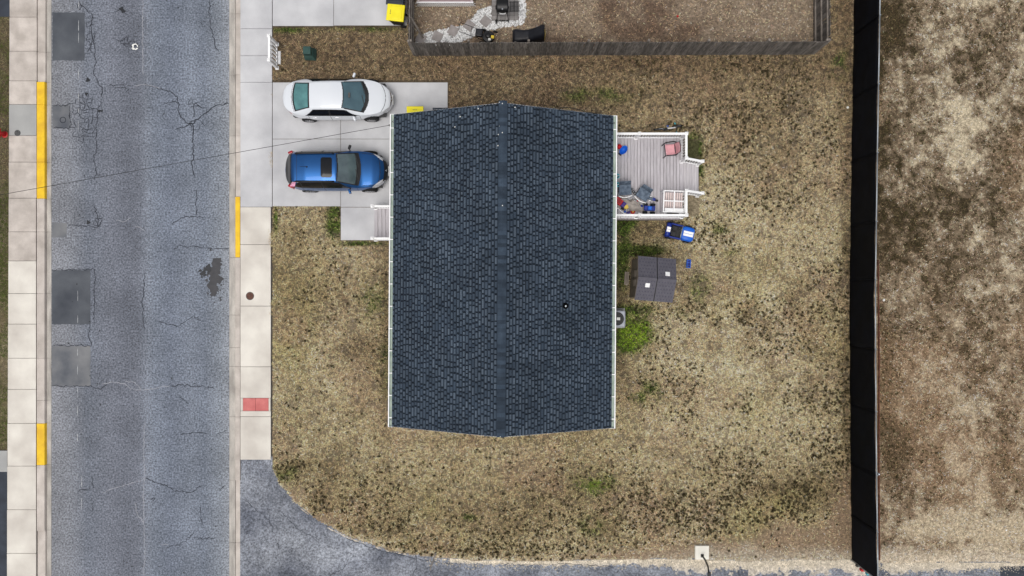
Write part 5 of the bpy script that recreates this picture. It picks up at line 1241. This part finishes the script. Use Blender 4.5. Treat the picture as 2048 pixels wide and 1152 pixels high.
b = MB(); b.tube([(.28,-.2,.82),(.72,-.2,.82),(.72,.2,.82),(.28,.2,.82)], .012, 6); b.build('shelf_frame', M['blackm'], t)
for sx in (-1, 1):
    for sy in (-1, 1): b = MB(); b.tube([(sx*.27, sy*.24-(.16 if sy < 0 else 0), 0), (sx*.22, sy*.22, .66)], .018, 8); b.build('leg', M['blackm'], t)
b = MB(); b.bar((-.26,-.38,.14), (.26,-.38,.14), .03); b.bar((-.26,.24,.14), (.26,.24,.14), .03); b.build('stretcher', M['blackm'], t)
for sy in (-.4, .24): b = MB(); b.lathe([(.03,-.03),(.09,-.025),(.09,.025),(.03,.03)], (-.3, sy, .091), 16, 'X'); b.build('wheel', M['tyre'], t)
# lawn mower
p = W(972, 77, ZL+.3); t = thing('lawn_mower', 'black and yellow push lawn mower standing behind the wooden fence', 'lawn mower', (p.x+.1, p.y+.12, ZL), math.radians(-8))
b = MB(); b.lathe([(.27,.10),(.28,.18),(.25,.26),(.1,.28)], (0,0,0), 20); b.build('deck_shell', M['black'], t, smooth=False)
b = MB(); b.lathe([(.12,.27),(.13,.36),(.10,.42),(.04,.44)], (0,0,0), 16); b.build('engine', M['blackm'], t)
b = MB(); b.box((.2,-.02,.28), (.14,.14,.08)); b.build('fuel_tank', M['mowery'], t, bevel=.02)
b = MB(); b.box((.08,-.16,.32), (.12,.1,.1)); b.build('air_filter', M['paper'], t, bevel=.02)
for sx, r in ((.28,.10),(-.26,.12)):
    for s in (-1, 1): b = MB(); b.lathe([(.03,-.03),(r,-.025),(r,.025),(.03,.03)], (sx, s*.29, r), 16, 'Y'); b.build('wheel', M['tyre'], t)
b = MB(); b.tube([(-.2,.2,.2),(-.75,.2,.6),(-1.25,.2,.95),(-1.27,0,.96),(-1.25,-.2,.95),(-.75,-.2,.6),(-.2,-.2,.2)], .014, 8); b.tube([(-.75,.2,.6),(-.75,-.2,.6)], .012, 8); b.build('handlebar', M['blackm'], t, smooth=True)
b = MB(); b.box((-.42,.05,.36), (.32,.34,.22)); b.build('grass_bag', M['tarp'], t, bevel=.05)
# covered object
p = W(1058, 72, ZL+.4); t = thing('covered_machine', 'black tarpaulin-covered machine standing behind the wooden fence', 'tarpaulin', (p.x-.02, p.y, ZL))
def tarpf(u, v):
    x = -.72+1.42*u; w_ = .30+.02*math.sin(9*u); h = np.interp(u, [0,.06,.5,.72,.92,1], [.42,.52,.62,.85,1.10,1.0]); a = math.pi*v
    sy = -math.cos(a); yy = w_*math.copysign(abs(sy)**.5, sy)*(1+.05*math.sin(14*u))+.18*max(0, u-.6)*1.2; zz = max(0, h*abs(math.sin(a))**.45-.015*math.sin(11*u+6*v)); return (x, yy, zz)
b = MB(); b.grid(tarpf, 24, 22)
n0 = len(b.v); b.add([tarpf(0, j/22) for j in range(23)], [tuple(range(23))]); b.add([tarpf(1, j/22) for j in range(23)], [tuple(range(22,-1,-1))]); b.build('cover', M['tarp'], t, smooth=False)
b = MB(); b.tube([(.70,.1,.95),(.74,.0,.5),(.72,-.1,.2)], .015, 6); b.build('strap', M['mowery'], t)
# neighbour's deck corner with lattice skirt
p = W(889, 4, .6); t = thing('neighbour_deck', "corner of the neighbour's pinkish deck with white lattice skirt", 'deck', (p.x, p.y+.3, ZL))
xa_, xb_, ye_ = W(834,0,.6).x, W(946,0,.6).x, W(0,3.5,.6).y
for i in range(14): b = MB(); b.box(((xa_+xb_)/2, ye_+.07+i*.14, .585), (xb_-xa_, .13, .03)); b.build('deck_board', mat('pink_board', lin(150,128,132), lin(136,114,118), 4, .8, rnd=.05) if i == 0 else MATS['pink_board'], t, world=True)
b = MB(); b.box(((xa_+xb_)/2, ye_-.02, .56), (xb_-xa_+.04, .04, .1)); b.build('fascia', M['white'], t, world=True)
b = MB(); nl = int((xb_-xa_)/.1)
for i in range(nl):
    x = xa_+(i+.5)*(xb_-xa_)/nl
    for s in (-1, 1): b.bar((x-s*.14, ye_-.015-.008*(s+1), ZL+.02), (x+s*.14, ye_-.015-.008*(s+1), .5), .035, .008, up=(0,1,0))
b.build('lattice', M['white'], t, world=True)['kind'] = 'stuff'
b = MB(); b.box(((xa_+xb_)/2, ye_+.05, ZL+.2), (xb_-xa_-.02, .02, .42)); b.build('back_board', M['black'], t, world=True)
for x in (xa_+.06, xb_-.06): b = MB(); b.box((x, ye_+.1, .95), (.1,.1,.75)); b.build('post', M['white'], t, world=True)

# ------------------------------------------------------------------ black screened chain-link fence
bf = thing('privacy_fence', 'tall chain-link fence covered in black privacy screen along the lot', 'fence', (15.4, 0, ZL-.02))
FT = 2.38
def fx(py): return float(np.interp(py, [-200,0,300,600,900,1120,1200], [15.62,15.55,15.43,15.33,15.38,15.45,15.47]))*.997
pys = [-190, -60, 68, 196, 324, 452, 560, 690, 806, 925, 1030, 1119]
for i, (y0, y1) in enumerate(zip(pys[:-1], pys[1:])):
    b = MB(); a = W(0, y0, ZL); c = W(0, y1, ZL)
    def sf(u, v, a=a, c=c, y0=y0, y1=y1):
        py_ = y0+(y1-y0)*u; y = a.y+(c.y-a.y)*u; return (fx(py_)+.02*math.sin(math.pi*v)*math.sin(5*u+i)+.012*math.sin(9*v+7*u), y, ZL-.02+(FT-.03)*v+ZL*0)
    b.grid(sf, 16, 10); b.build('screen_panel', M['screen'], bf, world=True, smooth=True, solid=.006)
    b = MB(); xm_ = fx(y0); b.box((xm_-.012, a.y, ZL+FT/2-.02), (.012,.05,FT-.06)); b.build('seam_strip', M['screen'], bf, world=True)
    b = MB(); b.tube([(fx(y0)+.06, a.y, ZL-.03), (fx(y0)+.06, a.y, ZL+FT-.05), (fx(y0)+.06, a.y, ZL+FT+.03)], [.03,.03,.012], 10); b.build('post', M['galv'], bf, world=True, smooth=True)
    b = MB(); b.tube([(fx(y0)+.02, a.y, ZL+FT), (fx(y1)+.02, c.y, ZL+FT)], .026, 10); b.build('top_rail', M['galv'], bf, world=True, smooth=True)
ye = W(0, 1119, ZL).y; xe = fx(1119)
b = MB(); b.tube([(xe+.01, ye-.04, ZL-.07), (xe+.01, ye-.04, ZL+FT+.02)], .036, 10); ep = b.build('end_post', M['galv'], bf, world=True, smooth=True)
b = MB(); b.box((xe-.01, ye-.07, ZL+.55), (.12,.1,.14)); b.build('hinge', M['black'], ep, world=True, bevel=.01)
b = MB(); b.box((xe-.0, ye-.09, ZL+1.0), (.18,.1,.2)); b.build('lock_box', M['red'], ep, world=True, bevel=.015)
b = MB(); b.box((xe-.0, ye-.09, ZL+1.45), (.1,.06,.2)); b.build('tag', M['cyan'], ep, world=True, bevel=.01)
pc_ = W(1758, 948, 2.5); b = MB(); b.tube([(fx(930)+.1, pc_.y, ZL-.02), (fx(930)+.1, pc_.y, ZL+FT+.02)], .045, 12); gp = b.build('gate_post', M['galv'], bf, world=True, smooth=True)
b = MB(); b.lathe([(.055,0),(.06,.03),(.04,.07),(0,.085)], (fx(930)+.1, pc_.y, ZL+FT+.01), 14); b.build('post_cap', M['chrome'], gp, world=True, smooth=True)
rr = thing('rusty_pipe', 'long rusty pipe lying on the ground behind the black fence', 'pipe', (W(1758, 880, ZL).x, W(1758, 880, ZL).y, ZL)); pts = [W(np.interp(y, [520,700,900,1140], [1755.5,1757.5,1757,1758.5]), y, ZL) for y in range(520, 1141, 30)]
b = MB(); b.tube([(q.x, q.y, ZL+.03+.01*math.sin(q.y*3)) for q in pts], .035, 8); b.build('pipe', M['rust'], rr, world=True, smooth=True)
for i in (5, 13): b = MB(); q = pts[i]; b.tube([(q.x, q.y-.06, ZL+.03), (q.x, q.y+.06, ZL+.03)], .046, 10); b.build('coupling', M['rust'], rr, world=True)

# ------------------------------------------------------------------ street things
p = W(1404, 1105, .2); t = thing('lamp_post', 'thin black bent post on a white square concrete base', 'post', (p.x, p.y, .045))
b = MB(); b.box((0,0,.09), (.62,.62,.2)); b.build('base', mat('white_concrete', lin(236,232,220), lin(226,222,210), 3, .8), t, bevel=.012)
b = MB(); b.box((0,-.13,.21), (.13,.13,.05)); b.box((0,-.13,.26), (.09,.09,.08)); b.build('foot_plate', M['blackm'], t)
q1, q2, q3 = W(1411, 1122, .9)-p, W(1416, 1133, 1.5)-p, W(1418, 1147, 1.9)-p
pts = [(0,-.13,.24), (.0,-.13,.6), (q1.x, q1.y, .9), (q2.x, q2.y, 1.45), (q3.x, q3.y, 1.85)]
b = MB(); b.tube(pts, [.045,.042,.04,.036,.034], 10); b.build('pole', M['blackm'], t, smooth=True)
b = MB(); b.box((q3.x+.0, q3.y-.02, 1.88), (.14,.18,.09)); b.build('head', M['blackm'], t, bevel=.02)
p = W(1, 263, .75); t = thing('fire_hydrant', 'red fire hydrant on the verge beside the far pavement', 'fire hydrant', (p.x-.26, p.y, .06))
b = MB(); b.lathe([(.15,0),(.15,.04),(.10,.06),(.10,.45),(.13,.47),(.13,.5),(.115,.52),(.10,.6),(.05,.66),(.03,.72)], (0,0,0), 20); b.build('barrel', M['red'], t, smooth=False)
for a in (math.pi/2, math.pi, -math.pi/2): b = MB(); b.tube([(.09*math.cos(a), .09*math.sin(a), .38), (.19*math.cos(a), .19*math.sin(a), .38)], .055, 12); b.build('nozzle', M['red'], t)
for nm, px_, py_, r, m_, lb in (('meter_cover', 500, 592, .165, M['brownlid'], 'round rusty brown meter cover set in the near pavement'), ('meter_cover', 35, 266, .12, M['greylid'], 'round grey iron meter cover set in the far pavement')):
    q = W(px_, py_, ZS); t = thing(nm, lb, 'meter cover', (q.x, q.y, ZS))
    b = MB(); b.lathe([(r+.02,0),(r+.02,.005),(r+.004,.006)], (0,0,0), 28); b.build('ring', M['greylid'], t); b = MB(); b.lathe([(r,.0),(r,.008),(r*.95,.012)], (0,0,0), 28); b.build('lid', m_, t)
    b = MB(); b.box((0,r*.5,.013), (.05,.02,.004)); b.build('pick_hole', M['black'], t)
q = W(271, 94); t = thing('litter', 'torn white paper ring lying on the road', 'litter', (q.x, q.y, .005)); b = MB(); P = []; F = []; n = 14
for k_ in range(n):
    a = 2*math.pi*k_/n; r0, r1 = .08+random.uniform(-.02,.03), .15+random.uniform(-.03,.05); P += [(r0*math.cos(a), r0*math.sin(a), random.uniform(.008,.03)), (r1*math.cos(a), r1*math.sin(a), random.uniform(.004,.05))]
b.add(P, [(2*k_, 2*k_+1, (2*k_+3) % (2*n), (2*k_+2) % (2*n)) for k_ in range(n-1)]); b.build('scrap', M['paper'], t, solid=.003)
for px_, py_, r, lb in ((1695,215,.06,'white stone beside the wooden fence end of the black screen'), (1767,600,.06,'white stone on the lot side of the black fence'), (2012,1060,.04,'white stone near the pale gravel in the bare lot')):
    q = W(px_, py_, ZL); b = MB(); b.lathe([(r*.7,0),(r,r*.4),(r*.8,r*.9),(r*.2,r*1.1)], (0,0,0), 9); o = b.build('stone', M['paper'], None, smooth=False); o.location = (q.x, q.y, ZL); tag(o, lb, 'stone')
for px_, py_, a, lb in ((1571,238,.5,'pale stick lying on the lawn pointing towards the black fence'), (1568,257,-1.1,'pale stick lying on the lawn pointing towards the deck steps')):
    q = W(px_, py_, ZL); b = MB(); b.tube([(-.13*math.cos(a), -.13*math.sin(a), .03), (.0,.01,.035), (.13*math.cos(a), .13*math.sin(a), .03)], [.02,.024,.016], 6); o = b.build('stick', M['bark'], None); o.location = (q.x, q.y, ZL); tag(o, lb, 'stick')
q = W(1355, 33, ZL); b = MB(); b.lathe([(.04,0),(.05,.04),(.03,.08)], (0,0,0), 8); o = b.build('red_scrap', M['red'], None); o.location = (q.x, q.y, ZL); tag(o, "small red scrap on the bare soil of the neighbour's yard", 'litter')
# leaning wooden stake at the side road edge
a, c = W(872, 1104, ZL), W(860, 1140, .05); t = thing('plank', 'thin grey plank lying across the edge of the side road', 'plank', ((a.x+c.x)/2, (a.y+c.y)/2, .05))
b = MB(); b.bar((a.x, a.y, ZL+.05), (c.x, c.y, .07), .05, .03); b.build('board', M['wood'], t, world=True); b = MB(); b.bar((a.x, a.y, ZL+.075), ((a.x*2+c.x)/3, (a.y*2+c.y)/3, .11), .07, .02); b.build('end_board', M['wood'], t, world=True)
# service cable and its pole across the street
t = thing('overhead_cable', 'thin black service cable crossing above the road to the house eave', 'cable', W(779, 251, 3.1)); pts = []
for i in range(41):
    u = i/40; pts.append(W(779-1040*u, 250.5+186*u, 3.12+3.5*u-1.1*math.sin(math.pi*u)*.8))
b = MB(); b.tube(pts, .010, 6); b.build('wire', M['black'], t, world=True); b = MB(); b.lathe([(.03,-.06),(.04,0),(.03,.06)], pts[0], 10); b.build('anchor', M['greylid'], t, world=True)
e = pts[-1]; t = thing('utility_pole', 'wooden utility pole across the street carrying the service cable', 'pole', (e.x, e.y, -.06)); b = MB(); b.tube([(0,0,0),(0,0,7.4)], [.16,.11], 14); b.build('shaft', M['pole'], t, smooth=True); b = MB(); b.box((0,0,6.6), (.3,.3,.12)); b.build('bracket', M['galv'], t)
